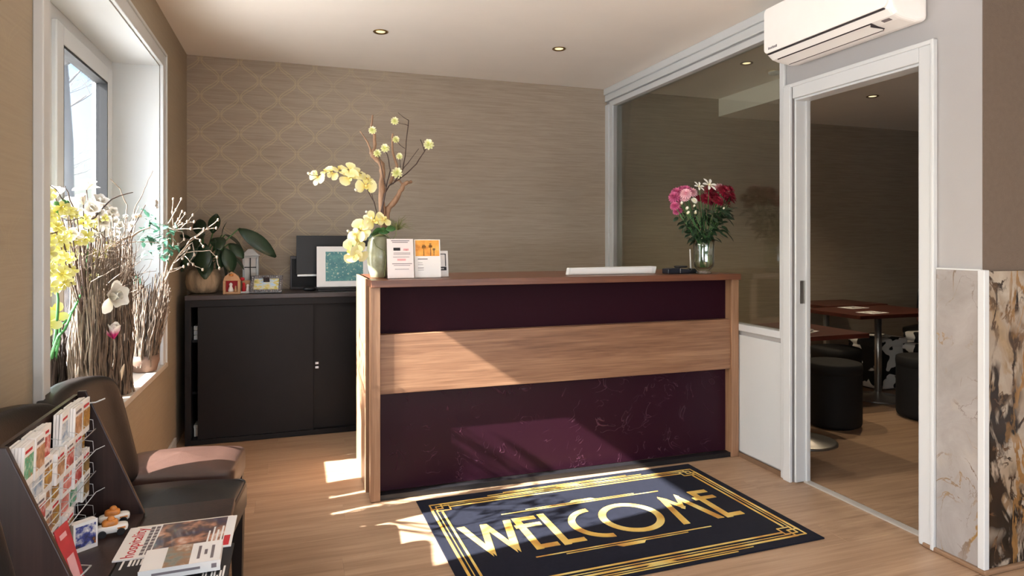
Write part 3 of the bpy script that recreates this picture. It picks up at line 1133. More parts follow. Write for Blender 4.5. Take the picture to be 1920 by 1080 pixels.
for p, d, L, W in leaves:
    p, d = Vector(p), Vector(d).normalized()
    st = MB().tube([base + Vector((rl.uniform(-.03, .03), rl.uniform(-.03, .03), -.01)), base.lerp(p, .55) + Vector((0, 0, .03)), p], .004, 5)
    st.build('stem', M['leaf_mid'], pp, smooth=True)
    rot = d.to_track_quat('X', 'Z').to_matrix().to_4x4()
    lf = MB().leaf(Matrix.Translation(p) @ rot @ Matrix.Rotation(R(62) if L > .25 else rl.uniform(-.7, .7), 4, 'X'), L, W, .22, .22, 8)
    lf.build('leaf', M['leaf_dark'], pp, smooth=True, solid=.0015)

hs = thing('wooden_house_ornament', 'small light wooden house frame with a white figure inside, beside the bark pot', 'ornament', (-.397, 4.68, KZ))
x0, x1, y0, y1 = -.449, -.343, 4.655, 4.705
q = MB()
q.box(x0, x0 + .016, y0, y1, KZ + .0005, KZ + .088)
q.box(x1 - .016, x1, y0, y1, KZ + .0005, KZ + .088)
q.box(x0 + .016, x1 - .016, y0, y1, KZ + .0005, KZ + .014)
q.prism([(x0, KZ + .088), (x1, KZ + .088), (x1 - .012, KZ + .118), ((x0 + x1) / 2, KZ + .150), (x0 + .012, KZ + .118)], y0, y1, lambda a, b, h_: (a, h_, b))
q.build('house_frame', M['pine'], hs, bevel=.002)
MB().box(x0 + .016, x1 - .016, y1 - .006, y1 - .001, KZ + .014, KZ + .088).build('back_panel', M['ink_red'], hs)
MB().lathe([(.016, 0), (.018, .01), (.012, .03), (.008, .038), (.012, .046), (.010, .056), (.002, .062)], 12, (-.402, 4.672, KZ + .0142)).build('figure', M['ceramic'], hs, smooth=True)
MB().lathe([(.010, 0), (.011, .012), (.006, .026), (.007, .034), (.001, .040)], 10, (-.372, 4.676, KZ + .0142)).build('figure', M['pine'], hs, smooth=True)
MB().lathe([(.012, -.006), (.015, 0), (.012, .006)], 12, (-.397, 4.650, KZ + .128)).build('star', M['gold_paint'], hs, smooth=True)

h2 = thing('nativity_ornament', 'low red and brown ornament between the wooden house and the silver frame', 'ornament', (-.30, 4.73, KZ))
q = MB()
q.box(-.352, -.245, 4.70, 4.76, KZ + .0005, KZ + .012)
q.build('base', M['device_white'], h2, bevel=.002)
MB().box(-.34, -.255, 4.745, 4.757, KZ + .012, KZ + .085).build('back_panel', M['pine'], h2, bevel=.003)
for k, (dx, hh, m_) in enumerate(((-.325, .06, 'ink_red'), (-.30, .05, 'ceramic'), (-.275, .055, 'drift'))):
    MB().lathe([(.012, 0), (.013, .3 * hh), (.008, .6 * hh), (.010, .75 * hh), (.008, .92 * hh), (.001, hh)], 10, (dx, 4.722, KZ + .012)).build('figure', M[m_], h2, smooth=True)
MB().superq((-.336, 4.73, KZ + .095), (.016, .014, .012), .8, .9, 12, 8).build('ribbon', M['ink_red'], h2, smooth=True)

pf = thing('silver_photo_frame', 'ornate dark silver photo frame tilted back with a landscape picture', 'picture frame', (-.185, 4.66, KZ), R(-6))
T = Matrix.Translation((0, 0, .003)) @ Matrix.Rotation(R(-33), 4, 'X')
q = MB()
W_, H_, b_ = .105, .135, .026
q.box(-W_, W_, -.006, .006, 0, b_, T)
q.box(-W_, W_, -.006, .006, H_ - b_, H_, T)
q.box(-W_, -W_ + b_, -.006, .006, b_, H_ - b_, T)
q.box(W_ - b_, W_, -.006, .006, b_, H_ - b_, T)
q.build('frame', M['silver'], pf, world=False, bevel=.004)
orn = MB()
for i in range(26):
    t = i / 26 * 2 * (W_ + H_ / 2) * 2
    per = [(-W_ + .013, .013), (W_ - .013, .013), (W_ - .013, H_ - .013), (-W_ + .013, H_ - .013)]
    a = i / 26 * 4
    k, fr = int(a), a % 1
    p, p2 = per[k], per[(k + 1) % 4]
    c_ = T @ Vector((p[0] + (p2[0] - p[0]) * fr, -.008, p[1] + (p2[1] - p[1]) * fr))
    orn.superq(c_, (.009, .005, .009), .9, .9, 8, 5)
orn.build('ornament', M['silver'], pf, world=False, smooth=True)
MB().box(-W_ + b_, W_ - b_, -.002, .002, b_, H_ - b_, T).build('picture', print_mat('landscape_print', [S(120, 140, 60), S(214, 196, 110), S(190, 210, 224), S(150, 190, 226)], 22, (1, 1, 2.5)), pf, world=False)
MB().box(-.02, .02, .0, .004, 0, .11, Matrix.Translation((0, .072, .001)) @ Matrix.Rotation(R(22), 4, 'X')).build('strut', M['gap'], pf, world=False)

lt = thing('white_lantern', 'white wooden lantern with a pitched roof, half hidden behind the plant', 'lantern', (-.295, 4.93, KZ))
q = MB()
x0, x1, y0, y1, z1 = -.345, -.243, 4.88, 4.98, KZ + .235
for x in (x0, x1 - .012):
    for y in (y0, y1 - .012):
        q.box(x, x + .012, y, y + .012, KZ + .012, z1)
q.box(x0, x1, y0, y1, KZ + .0005, KZ + .012)
q.box(x0, x1, y0, y1, z1, z1 + .012)
q.build('frame', M['white'], lt, bevel=.002)
for x in (x0 + .048,):
    MB().box(x, x + .006, y0 + .003, y0 + .009, KZ + .012, z1).build('glazing_bar', M['ink_dark'], lt)
MB().box(x0 + .012, x1 - .012, y0 + .004, y0 + .010, KZ + .165, KZ + .171).build('glazing_bar', M['ink_dark'], lt)
MB().box(x0 + .010, x1 - .010, y0 + .020, y0 + .024, KZ + .012, z1).build('pane', M['paper'], lt)
MB().prism([(x0 - .012, z1 + .012), (x1 + .012, z1 + .012), ((x0 + x1) / 2 + .015, z1 + .062), ((x0 + x1) / 2 - .015, z1 + .062)], y0 - .008, y1 + .008, lambda a, b, h_: (a, h_, b)).build('roof', M['white'], lt, bevel=.003)

mo = thing('monitor', 'black flat monitor on the cabinet, half hidden behind the white print', 'monitor', (.30, 4.90, KZ))
MB().box(.012, .585, 4.868, 4.890, 1.080, 1.357).build('screen', M['black'], mo, bevel=.003)
MB().box(.018, .580, 4.864, 4.892, 1.064, 1.080).build('chin_strip', M['alu'], mo, bevel=.002)
MB().box(.26, .33, 4.895, 4.915, KZ + .012, 1.2).build('stand', M['black'], mo, bevel=.004)
MB().box(.18, .41, 4.83, 4.96, KZ + .0005, KZ + .012).build('base', M['black'], mo, bevel=.004)
ds = thing('dark_box', 'low charcoal desk box standing behind the left edge of the monitor', 'box', (.06, 4.97, KZ))
MB().box(-.03, .165, 4.94, 5.02, KZ + .0005, KZ + .245).build('body', M['black_top'], ds, bevel=.004)
MB().box(-.02, .150, 4.937, 4.940, KZ + .02, KZ + .225).build('front_plate', M['black_metal'], ds, bevel=.002)
o = MB().superq((.10, 4.78, KZ + .0145), (.045, .028, .014), .7, .9, 20, 10)
tag(o.build('computer_mouse', M['black'], smooth=True), 'small black mouse lying in front of the charcoal box', 'mouse')

pc = thing('framed_print', 'white bordered teal blossom print leaning on a black stand', 'picture', (.325, 4.72, KZ), R(-1.5))
T = Matrix.Translation((0, 0, .030)) @ Matrix.Rotation(R(-10), 4, 'X')
MB().box(-.178, .180, -.004, .004, 0, .288, T).build('mount', M['paper'], pc, world=False, bevel=.001)
m_, t_, p_ = nt('teal_print')
v = coords(t_)
n1 = N(t_, 'ShaderNodeTexNoise', Scale=14.0, Detail=5.0, Roughness=.7)
t_.links.new(v, n1.inputs['Vector'])
r1 = ramp(t_, [(.3, S(66, 122, 132)), (.55, S(96, 152, 152)), (.75, S(126, 170, 160))])
t_.links.new(n1.outputs[0], r1.inputs[0])
n2 = N(t_, 'ShaderNodeTexNoise', Scale=70.0, Detail=2.0)
t_.links.new(v, n2.inputs['Vector'])
r2 = ramp(t_, [(.60, (0,) * 3), (.66, (1,) * 3)])
t_.links.new(n2.outputs[0], r2.inputs[0])
mx = N(t_, 'ShaderNodeMix', data_type='RGBA')
t_.links.new(r2.outputs[0], mx.inputs[0])
t_.links.new(r1.outputs[0], mx.inputs[6])
mx.inputs[7].default_value = (*S(190, 206, 190), 1)
t_.links.new(mx.outputs[2], p_.inputs['Base Color'])
MB().box(-.118, .140, -.0055, -.003, .040, .250, T).build('print', m_, pc, world=False)
MB().box(-.17, .17, -.03, .07, .0005, .016).build('stand', M['black'], pc, world=False, bevel=.003)
MB().box(-.17, .17, -.032, -.012, .016, .030).build('ledge', M['black'], pc, world=False, bevel=.003)
MB().box(-.10, .10, .02, .026, .016, .19, Matrix.Rotation(R(-6), 4, 'X')).build('back_rest', M['black'], pc, world=False)


# ------------------------------------------------------------------ blossoms
def bloom(kind):
    """flower mesh around the origin, facing +z"""
    m_ = MB()

    def ring(n_, L, W, up, z=0, ph=0, droop=.2, fold=.2, r0=.004, tip=1.5):
        for i in range(n_):
            a = ph + 2 * math.pi * i / n_
            T = Matrix.Rotation(a, 4, 'Z') @ Matrix.Translation((r0, 0, z)) @ Matrix.Rotation(-up, 4, 'Y')
            m_.leaf(T, L, W, droop, fold, 5, tip=tip)
    if kind == 'magnolia':
        ring(4, .064, .046, R(80), ph=.4, droop=-.12, fold=.5)
        ring(5, .070, .048, R(66), ph=0, droop=.0, fold=.5)
    elif kind == 'magnolia_open':
        ring(4, .056, .046, R(74), ph=.4, droop=-.12, fold=.5)
        ring(5, .066, .052, R(48), ph=0, droop=.05, fold=.5)
        ring(2, .068, .046, R(14), ph=.5, droop=.2, fold=.3)
    elif kind == 'tulip':
        ring(3, .072, .044, R(80), droop=-.06, fold=.5)
        ring(3, .080, .046, R(70), ph=1.05, droop=-.02, fold=.5)
        ring(1, .075, .022, R(28), ph=.2, droop=-.3)
    elif kind == 'orchid':
        ring(2, .046, .056, R(12), ph=0, droop=.12, fold=.08)
        ring(3, .043, .034, R(6), ph=math.pi / 2, z=-.003, droop=.1, fold=.1)
        ring(1, .020, .018, R(60), ph=-math.pi / 2, z=.002)
        m_.superq((0, 0, .006), (.006, .006, .008), .9, .9, 8, 6)
    elif kind == 'yellow':
        ring(5, .036, .026, R(20), droop=.15, fold=.2)
        ring(2, .022, .022, R(50), ph=.6, z=.003)
    elif kind == 'pom':
        for z, n_, up in ((.0, 9, 5), (.004, 8, 35), (.007, 6, 62)):
            ring(n_, .020, .011, R(up), z=z, ph=up, droop=.2, r0=.002)
    elif kind == 'mum':
        for z, n_, up, L in ((0, 15, 0, .036), (.003, 13, 22, .033), (.006, 10, 45, .026), (.008, 7, 70, .018)):
            ring(n_, L, .011, R(up), z=z, ph=up * .1, droop=.15, r0=.003)
        m_.superq((0, 0, .008), (.009, .009, .006), .9, .9, 8, 6)
    elif kind == 'star':
        ring(6, .045, .018, R(20), droop=.25, fold=.2)
        m_.superq((0, 0, .004), (.005, .005, .010), .9, .9, 8, 6)
    elif kind == 'bud':
        m_.superq((0, 0, .008), (.008, .008, .012), .9, .9, 8, 6)
        ring(5, .014, .009, R(75), droop=-.2)
    me = bpy.data.meshes.new('blossom')
    me.from_pydata([tuple(p) for p in m_.v], [], m_.f)
    me.polygons.foreach_set('use_smooth', [True] * len(me.polygons))
    return me


BL = {}


def blossom(kind, m_, parent, p, d, s=1.0, roll=0.0, name='blossom'):
    k = (kind, m_)
    if k not in BL:
        BL[k] = bloom(kind)
        BL[k].materials.append(M[m_])
    o = bpy.data.objects.new(name, BL[k])
    COL.objects.link(o)
    o.parent = parent
    o.matrix_local = aim(Vector(p) - WL[parent.name], d, roll, s)
    return o


# ------------------------------------------------------------------ driftwood and orchid arrangement on the counter
VY = 3.53
vz = CZ + .0005


def Z5(x, y, Y=VY):
    return PY(560 + x / 3.175, 200 + y / 3.175, Y)


oa = thing('orchid_arrangement', 'mottled green vase with driftwood branches and drooping pale yellow orchids on the counter', 'flower arrangement', (.432, VY, vz))
MB().lathe([(.040, 0), (.046, .004), (.058, .05), (.066, .10), (.067, .14), (.060, .19), (.050, .215), (.050, .222), (.044, .222), (.044, .19)], 32, (.432, VY, vz)).build('vase', M['pot_green'], oa, smooth=True)
MB().superq((.432, VY, vz + .215), (.044, .044, .02), .9, .95, 16, 8).build('moss', M['grass'], oa, smooth=True)


def path(pts, Y0=VY, dy=0.0):
    m_ = len(pts)
    return [Z5(x, y, Y0 + dy * i / max(1, m_ - 1)) for i, (x, y) in enumerate(pts)]


def woody(pts, r, r1, par, m_='drift', n_=8, name='branch', jit=.0015, Y0=VY, dy=0.0, seed=1):
    rr = random.Random(seed)
    P = path(pts, Y0, dy)
    Q = []
    for i in range(len(P) - 1):
        for k in range(3):
            Q.append(P[i].lerp(P[i + 1], k / 3) + Vector((rr.uniform(-jit, jit), rr.uniform(-jit, jit), rr.uniform(-jit, jit))))
    Q.append(P[-1])
    rs = [(r + (r1 - r) * i / (len(Q) - 1)) * rr.uniform(.86, 1.16) for i in range(len(Q))]
    return MB().tube(Q, rs, n_).build(name, M[m_], par, smooth=True)


woody([(505, 720), (492, 560), (495, 480), (500, 400), (492, 345), (455, 300), (430, 280)], .017, .014, oa, jit=.003, seed=2)
woody([(432, 284), (452, 250), (452, 170), (432, 120), (440, 50)], .011, .004, oa, seed=3)
woody([(432, 284), (424, 240), (405, 205), (365, 145)], .006, .003, oa, seed=4)
woody([(525, 720), (526, 640), (532, 610), (570, 560), (605, 505), (625, 465), (650, 450), (674, 442)], .018, .008, oa, jit=.003, seed=5)
woody([(625, 470), (600, 440), (560, 440)], .006, .003, oa, seed=6)
woody([(545, 460), (585, 350), (565, 290), (556, 230), (560, 160)], .009, .004, oa, seed=7)
for i, (pts, r) in enumerate((([(490, 700), (490, 640), (510, 520), (540, 470), (600, 430), (640, 400), (700, 340), (750, 265), (725, 195)], .0045), ([(748, 270), (768, 230)], .003),
                              ([(500, 700), (500, 600), (520, 480), (545, 380), (530, 290), (512, 250)], .0045), ([(600, 432), (620, 370), (635, 290), (640, 210), (655, 80)], .004),
                              ([(655, 112), (590, 95)], .002), ([(655, 82), (620, 60), (590, 35)], .002), ([(560, 460), (590, 420), (620, 370), (650, 335), (715, 250)], .003),
                              ([(520, 480), (505, 420), (480, 300), (470, 285)], .003), ([(605, 365), (602, 300)], .003), ([(632, 250), (600, 225), (580, 200)], .002))):
    woody(pts, r, r * .5, oa, 'stem_dark', 6, 'twig', .001, VY - .015 - .004 * i, 0, 20 + i)
for i, (x, y, s) in enumerate(((572, 88, 1), (440, 143, 1), (578, 198, .9), (515, 250, 1.1), (468, 280, 1), (600, 297, .85), (775, 228, 1.35), (585, 398, 1.4))):
    blossom('pom', 'pom', oa, Z5(x, y, VY - .03), (random.uniform(-.4, .4), -1, .5), s, i)
woody([(470, 700), (465, 630), (450, 570), (410, 500), (420, 440), (380, 400), (300, 375), (200, 385), (110, 410), (65, 405)], .003, .0015, oa, 'stem_dark', 6, 'orchid_stem', .001, VY - .03, -.03, 40)
woody([(485, 700), (470, 650), (430, 500), (400, 440)], .0025, .0015, oa, 'stem_dark', 6, 'orchid_stem', .001, VY - .02, 0, 41)
woody([(480, 700), (450, 660), (400, 690), (350, 740), (325, 800), (320, 860)], .003, .002, oa, 'stem_green', 6, 'orchid_stem', .001, VY - .05, -.05, 42)
for i, (x, y, d, s) in enumerate(((400, 472, (.1, -1, -.05), 1.15), (300, 418, (-.1, -1, -.5), 1.1), (305, 378, (.1, -.9, .5), .95), (200, 395, (-.5, -.8, -.3), .8), (112, 420, (-.6, -.8, .1), .95),
                                  (240, 372, (.2, -.7, .6), .75), (160, 385, (-.3, -.7, .7), .6), (355, 400, (.3, -.8, .5), .8), (410, 430, (.5, -.7, .5), .8))):
    blossom('orchid', 'orchid', oa, Z5(x, y, VY - .045), d, s, i * .7)
for i, (x, y, d, s) in enumerate(((448, 678, (.2, -1, .1), 1.2), (400, 690, (-.3, -.9, .4), .9), (372, 728, (-.2, -1, .2), 1.15), (345, 775, (-.5, -.8, .2), 1.0), (350, 800, (.2, -1, -.1), 1.1),
                                  (315, 855, (-.3, -1, -.1), 1.25), (358, 872, (.4, -.9, -.2), 1.1), (325, 890, (-.1, -.9, -.4), 1.0), (330, 760, (-.6, -.6, .3), .7), (505, 672, (.4, -.7, .5), .9))):
    blossom('orchid', 'orchid', oa, Z5(x, y, VY - .085), d, s, i * .9 + .4)
for i, (x, y) in enumerate(((65, 403), (90, 398), (345, 500), (410, 632), (300, 745))):
    blossom('bud', 'white_fl', oa, Z5(x, y, VY - .05), (-.5, -.6, .4), .9, i, 'bud')
for i, (p, d, L, W, m_) in enumerate((((470, 742), (1, -.3, .05), .06, .05, 'leaf_mid'), ((500, 735), (-1, -.35, -.25), .075, .05, 'leaf_mid'), ((520, 730), (.9, -.3, .12), .05, .045, 'leaf_mid'),
                                      ((445, 765), (-.8, -.5, -.4), .05, .045, 'leaf_blue'))):
    dv = Vector(d).normalized()
    MB().leaf(Matrix.Translation(Z5(*p, VY - .05)) @ dv.to_track_quat('X', 'Z').to_matrix().to_4x4() @ Matrix.Rotation(R(50), 4, 'X'), L, W, .2, .2, 6).build('leaf', M[m_], oa, smooth=True, solid=.001)
gr = MB()
rg = random.Random(11)
gc = Z5(590, 735, VY - .01)
for i in range(64):
    a = rg.uniform(0, 2 * math.pi)
    e = rg.uniform(.1, 1.15)
    L = rg.uniform(.07, .115)
    d = Vector((math.cos(a) * math.cos(e), math.sin(a) * math.cos(e), math.sin(e)))
    gr.tube([gc, gc + d * L * .5 + Vector((0, 0, .012)), gc + d * L + Vector((0, 0, -.018))], .0014, 3, .0004)
gr.build('air_plant', M['grass'], oa)
rt = MB()
rt.tube(path([(445, 790), (460, 830), (510, 860), (520, 890), (515, 960), (510, 1010)], VY - .075, .004), .0018, 5)
rt.tube(path([(580, 690), (580, 760), (560, 790)], VY - .06), .002, 5)
rt.tube(path([(500, 740), (530, 770), (550, 790)], VY - .06), .002, 5)
rt.build('hanging_root', M['grass'], oa)


# ------------------------------------------------------------------ signs and office things on the counter
def sign(name, label, x0, x1, y, h, tilt, m_, bars, rz=0, extra=None, w_off=0):
    w = (x1 - x0) / 2
    t = thing(name, label, 'sign', ((x0 + x1) / 2, y, CZ + .0005), rz)
    T = Matrix.Translation((0, 0, .003)) @ Matrix.Rotation(R(-tilt), 4, 'X')
    MB().box(-w, w, -.002, 0, 0, h, T).build('sheet', M[m_], t, world=False)
    st = MB().box(-w - .003, w + .003, .0005, .0025, 0, h + .004, T)
    st.box(-w - .003, w + .003, -.014, .034, 0, .0025)
    st.build('holder', M['acrylic'], t, world=False)
    for (bx0, bx1, z0, z1, im) in bars:
        MB().box(-w + bx0 * 2 * w, -w + bx1 * 2 * w, -.0030, -.0018, z0 * h, z1 * h, T).build('print', M[im] if isinstance(im, str) else im, t, world=False)
    return t


def lines(*rows):
    return [(a, b, z, z + th_, c_) for a, b, z, th_, c_ in rows]


sign('paper_sign', 'pale pinkish information sheet in a clear stand nearest the orchid vase', .460, .598, 3.40, .208, 10, 'paper_pink',
     lines((.16, .86, .945, .018, 'ink'), (.20, .80, .905, .016, 'ink'), (.24, .50, .70, .075, 'ink_dark'), (.62, .82, .70, .05, 'ink_pink'), (.70, .76, .70, .02, 'ink_red'),
           (.24, .88, .635, .010, 'ink'), (.24, .88, .60, .010, 'ink'), (.22, .84, .53, .010, 'ink'), (.38, .70, .44, .05, 'ink_pink'),
           (.18, .94, .355, .016, 'ink'), (.24, .86, .315, .010, 'ink'), (.28, .82, .22, .010, 'ink')))
art = print_mat('orange_print', [S(196, 110, 40), S(236, 160, 62), S(244, 178, 78), S(240, 206, 130)], 16)
sign('picture_sign', 'sign with an orange picture above white text in a clear stand', .606, .746, 3.415, .205, 9, 'paper',
     lines((.04, .96, .56, .42, art), (.345, .375, .57, .20, 'ink_dark'), (.29, .44, .76, .07, 'ink_dark'), (.32, .41, .81, .06, 'ink'), (.61, .64, .57, .24, 'ink'), (.55, .69, .78, .06, 'ink_dark'), (.58, .66, .83, .07, 'ink'), (.74, .765, .57, .16, 'ink_dark'), (.70, .81, .71, .06, 'ink'),
           (.12, .50, .475, .016, 'ink_dark'), (.12, .30, .38, .008, 'ink'), (.12, .32, .33, .008, 'ink'), (.12, .34, .245, .014, 'ink'), (.12, .34, .19, .008, 'ink')))
sign('small_sign', 'small white card with a black label behind the orange picture sign', .715, .800, 3.47, .142, 9, 'paper',
     lines((.30, .86, .86, .03, 'ink_dark'), (.80, .86, .40, .46, 'ink_dark'), (.34, .88, .24, .14, 'ink_dark'), (.50, .72, .28, .05, 'paper')))

kd = thing('white_desk_riser', 'long white slab standing on edge on the counter top', 'device', (1.79, 3.46, CZ + .0005))
kp = MB()
kp.prism([(1.497, .0), (2.075, .0), (2.085, .044), (2.06, .046), (1.505, .042)], 3.44, 3.475, lambda a, b, h_: (a, h_, CZ + .0005 + b))
kp.build('body', M['device_white'], kd, bevel=.004)
MB().box(1.52, 2.05, 3.438, 3.440, CZ + .006, CZ + .036).build('front_panel', M['paper'], kd, bevel=.001)

ph = thing('card_terminal', 'dark payment terminal lying on the counter beside the glass vase', 'card terminal', (2.215, 3.42, CZ + .0005))
q = MB()
q.prism([(-.085, 0), (.060, 0), (.075, .012), (.065, .026), (-.03, .036), (-.085, .030)], -.035, .035, lambda a, b, h_: (2.215 + a, 3.42 + h_, CZ + .0005 + b))
q.build('body', M['device_navy'], ph, bevel=.004)
MB().superq((2.24, 3.42, CZ + .042), (.042, .022, .007), .5, .5, 20, 8).build('handset', M['black'], ph, smooth=True)
MB().box(2.212, 2.216, 3.384, 3.386, CZ + .004, CZ + .034).build('trim', M['chrome'], ph)
MB().box(2.215, 2.228, 3.40, 3.44, CZ + .030, CZ + .040).build('cradle', M['black'], ph)
pn = thing('pen_holder', 'white pen standing in a small black wedge holder beside the vase', 'pen', (2.315, 3.42, CZ + .0005))
MB().prism([(-.035, 0), (.04, 0), (.012, .030), (-.014, .030)], -.02, .02, lambda a, b, h_: (2.318 + a, 3.42 + h_, CZ + .0005 + b)).build('holder', M['black'], pn, bevel=.003)
MB().tube([(2.312, 3.42, CZ + .026), (2.306, 3.42, CZ + .148)], .0055, 10, .004).build('pen', M['device_white'], pn, smooth=True)

# ------------------------------------------------------------------ glass vase of chrysanthemums
FX, FY = 2.352, 3.345
fv = thing('flower_vase', 'clear glass vase of crimson and pink chrysanthemums at the right end of the counter', 'flower vase', (FX, FY, CZ + .0005))
prof = [(.034, 0), (.046, .002), (.046, .010), (.030, .018), (.040, .026), (.058, .045), (.062, .075), (.060, .13), (.062, .17), (.066, .205)]
inner = [(.063, .205), (.059, .17), (.057, .13), (.058, .075), (.054, .047), (.03, .032), (.002, .030)]
MB().lathe(prof + inner, 36, (FX, FY, CZ + .0005), cap=False).build('vase', M['glass_vase'], fv, smooth=True)
MB().lathe([(.002, .033), (.03, .035), (.053, .05), (.057, .075), (.056, .115), (.001, .115)], 28, (FX, FY, CZ + .0005), cap=False).build('water', glass('vase_water', (.86, .90, .80), .03, .3), fv, smooth=True)
rf = random.Random(9)
stems = MB()
C0 = Vector((FX, FY, CZ + .04))


def F6(x, y, Y):
    return PY(1240 + x / 5.68, 330 + y / 5.68, Y)


fl_ = [(140, 225, 'mum_mag', 1.0), (165, 180, 'mum_mag', 1.0), (225, 160, 'mum_mag', 1.0), (265, 150, 'mum_mag', .9), (150, 260, 'mum_mag', .9), (145, 320, 'mum_mag', .8), (172, 375, 'mum_mag', .8),
       (205, 225, 'mum_pink', .95), (262, 190, 'mum_pink', .95), (320, 178, 'mum_pink', 1.0), (250, 230, 'mum_pink', .8), (625, 140, 'mum_pink', 1.15),
       (520, 165, 'mum_red', 1.3), (470, 245, 'mum_red', 1.1), (512, 255, 'mum_red', 1.2), (600, 270, 'mum_red', 1.1), (660, 165, 'mum_red', 1.3), (715, 160, 'mum_red', 1.2), (575, 225, 'mum_red', 1.0),
       (740, 215, 'mum_red', 1.0), (790, 245, 'mum_red', .95), (835, 235, 'mum_red', .8), (690, 235, 'mum_red', 1.0), (630, 300, 'mum_red', .9), (700, 300, 'mum_red', .8), (400, 240, 'mum_red', .7)]
for i, (x, y, m_, s) in enumerate(fl_):
    Y = FY + rf.uniform(-.09, .05)
    p = F6(x, y, Y)
    if p.x > XR - .035:
        p.x = XR - .035
    d = Vector(((p.x - FX) * 3, -.55 + rf.uniform(-.3, .2), .75))
    blossom('mum', m_, fv, p, d, s, i)
    a = rf.uniform(0, 6.28)
    b_ = C0 + Vector((.02 * math.cos(a), .02 * math.sin(a), 0))
    nk = Vector((FX + (p.x - FX) * .22, FY + (p.y - FY) * .22, CZ + .20))
    stems.tube([b_, nk, p - d.normalized() * .004], .0025, 5)
for i, (x, y, k, m_, s) in enumerate(((400, 112, 'star', 'white_fl', .75), (510, 95, 'star', 'white_fl', 1.0), (350, 262, 'mum', 'white_fl', .55), (213, 296, 'bud', 'white_fl', 1.0), (268, 352, 'bud', 'white_fl', 1.1),
                                      (276, 398, 'bud', 'white_fl', 1.0), (358, 396, 'bud', 'white_fl', 1.2), (345, 325, 'bud', 'white_fl', .8), (660, 350, 'bud', 'white_fl', .7))):
    p = F6(x, y, FY - .08)
    blossom(k, m_, fv, p, (rf.uniform(-.3, .3), -.8, .6), s, i)
    stems.tube([C0, Vector((FX, FY - .02, CZ + .2)), p], .002, 5)
stems.build('stems', M['leaf_mid'], fv, smooth=True)
lv = MB()
for i in range(230):
    a = rf.uniform(0, 2 * math.pi)
    z = rf.uniform(.20, .40)
    rr_ = (.06 + .12 * ((z - .2) / .2) ** .8) * rf.uniform(.3, 1.05)
    p = Vector((FX + rr_ * math.cos(a) * 1.05, FY + rr_ * math.sin(a) * .8, CZ + z))
    if p.x > XR - .06:
        continue
    d = Vector((math.cos(a), math.sin(a) - .3, rf.uniform(-.9, .5))).normalized()
    lv.leaf(Matrix.Translation(p) @ d.to_track_quat('X', 'Z').to_matrix().to_4x4() @ Matrix.Rotation(rf.uniform(-1, 1), 4, 'X'), rf.uniform(.035, .065), rf.uniform(.014, .026), .3, .2, 4)
for x, y, L in ((240, 545, .06), (280, 500, .05), (340, 590, .05), (745, 640, .05), (710, 590, .05), (655, 600, .04), (790, 480, .05), (820, 400, .05)):
    p = F6(x, y, FY - .04)
    if p.x > XR - .06:
        p.x = XR - .06
    d = Vector(((p.x - FX) * 5, -.3, -.55)).normalized()
    lv.leaf(Matrix.Translation(p - d * L * .9) @ d.to_track_quat('X', 'Z').to_matrix().to_4x4(), L * 1.5, .02, .3, .2, 5)
o = lv.build('foliage', M['leaf_dark'], fv, smooth=True)
o['kind'] = 'stuff'

# ------------------------------------------------------------------ arrangements on the window sill
SZ = WZ0 + .0005


def twig_wall(c, hx, hy, z0, z1, n_, seed, m_, parent, flare=0.0, lean=(0, 0), r=.0042, wav=.010, name='twigs'):
    """bundle of upright crooked twigs set round an oval"""
    rr = random.Random(seed)
    b = MB()
    for i in range(n_):
        a = rr.uniform(0, 2 * math.pi)
        q = rr.uniform(.72, 1.0)
        x, y = c[0] + hx * q * math.cos(a), c[1] + hy * q * math.sin(a)
        top = z1 + rr.uniform(-.09, .06)
        k = 7
        pts = []
        for j in range(k):
            t = j / (k - 1)
            pts.append((x + rr.uniform(-wav, wav) * .8 + lean[0] * t + flare * t * math.cos(a) * .8,
                        y + rr.uniform(-wav, wav) + lean[1] * t + flare * t * math.sin(a),
                        z0 + (top - z0) * t))
        b.tube(pts, r * rr.uniform(.6, 1.35), 4, r * .45)
    o = b.build(name, M[m_], parent)
    o['kind'] = 'stuff'
    return o


def Z4(x, y, X=None, Y=None):
    u, v = 60 + x / 4.5, 320 + y / 4.5
    return PX(u, v, X) if X is not None else PY(u, v, Y)


def sprig(par, pts, r, r1, m_, seed=0, jit=.004, n_=6, name='branch'):
    rr = random.Random(seed)
    Q = []
    for i in range(len(pts) - 1):
        for k in range(3):
            Q.append(Vector(pts[i]).lerp(Vector(pts[i + 1]), k / 3) + Vector((rr.uniform(-jit, jit), rr.uniform(-jit, jit), rr.uniform(-jit, jit))))
    Q.append(Vector(pts[-1]))
    return MB().tube(Q, r, n_, r1).build(name, M[m_], par, smooth=True)


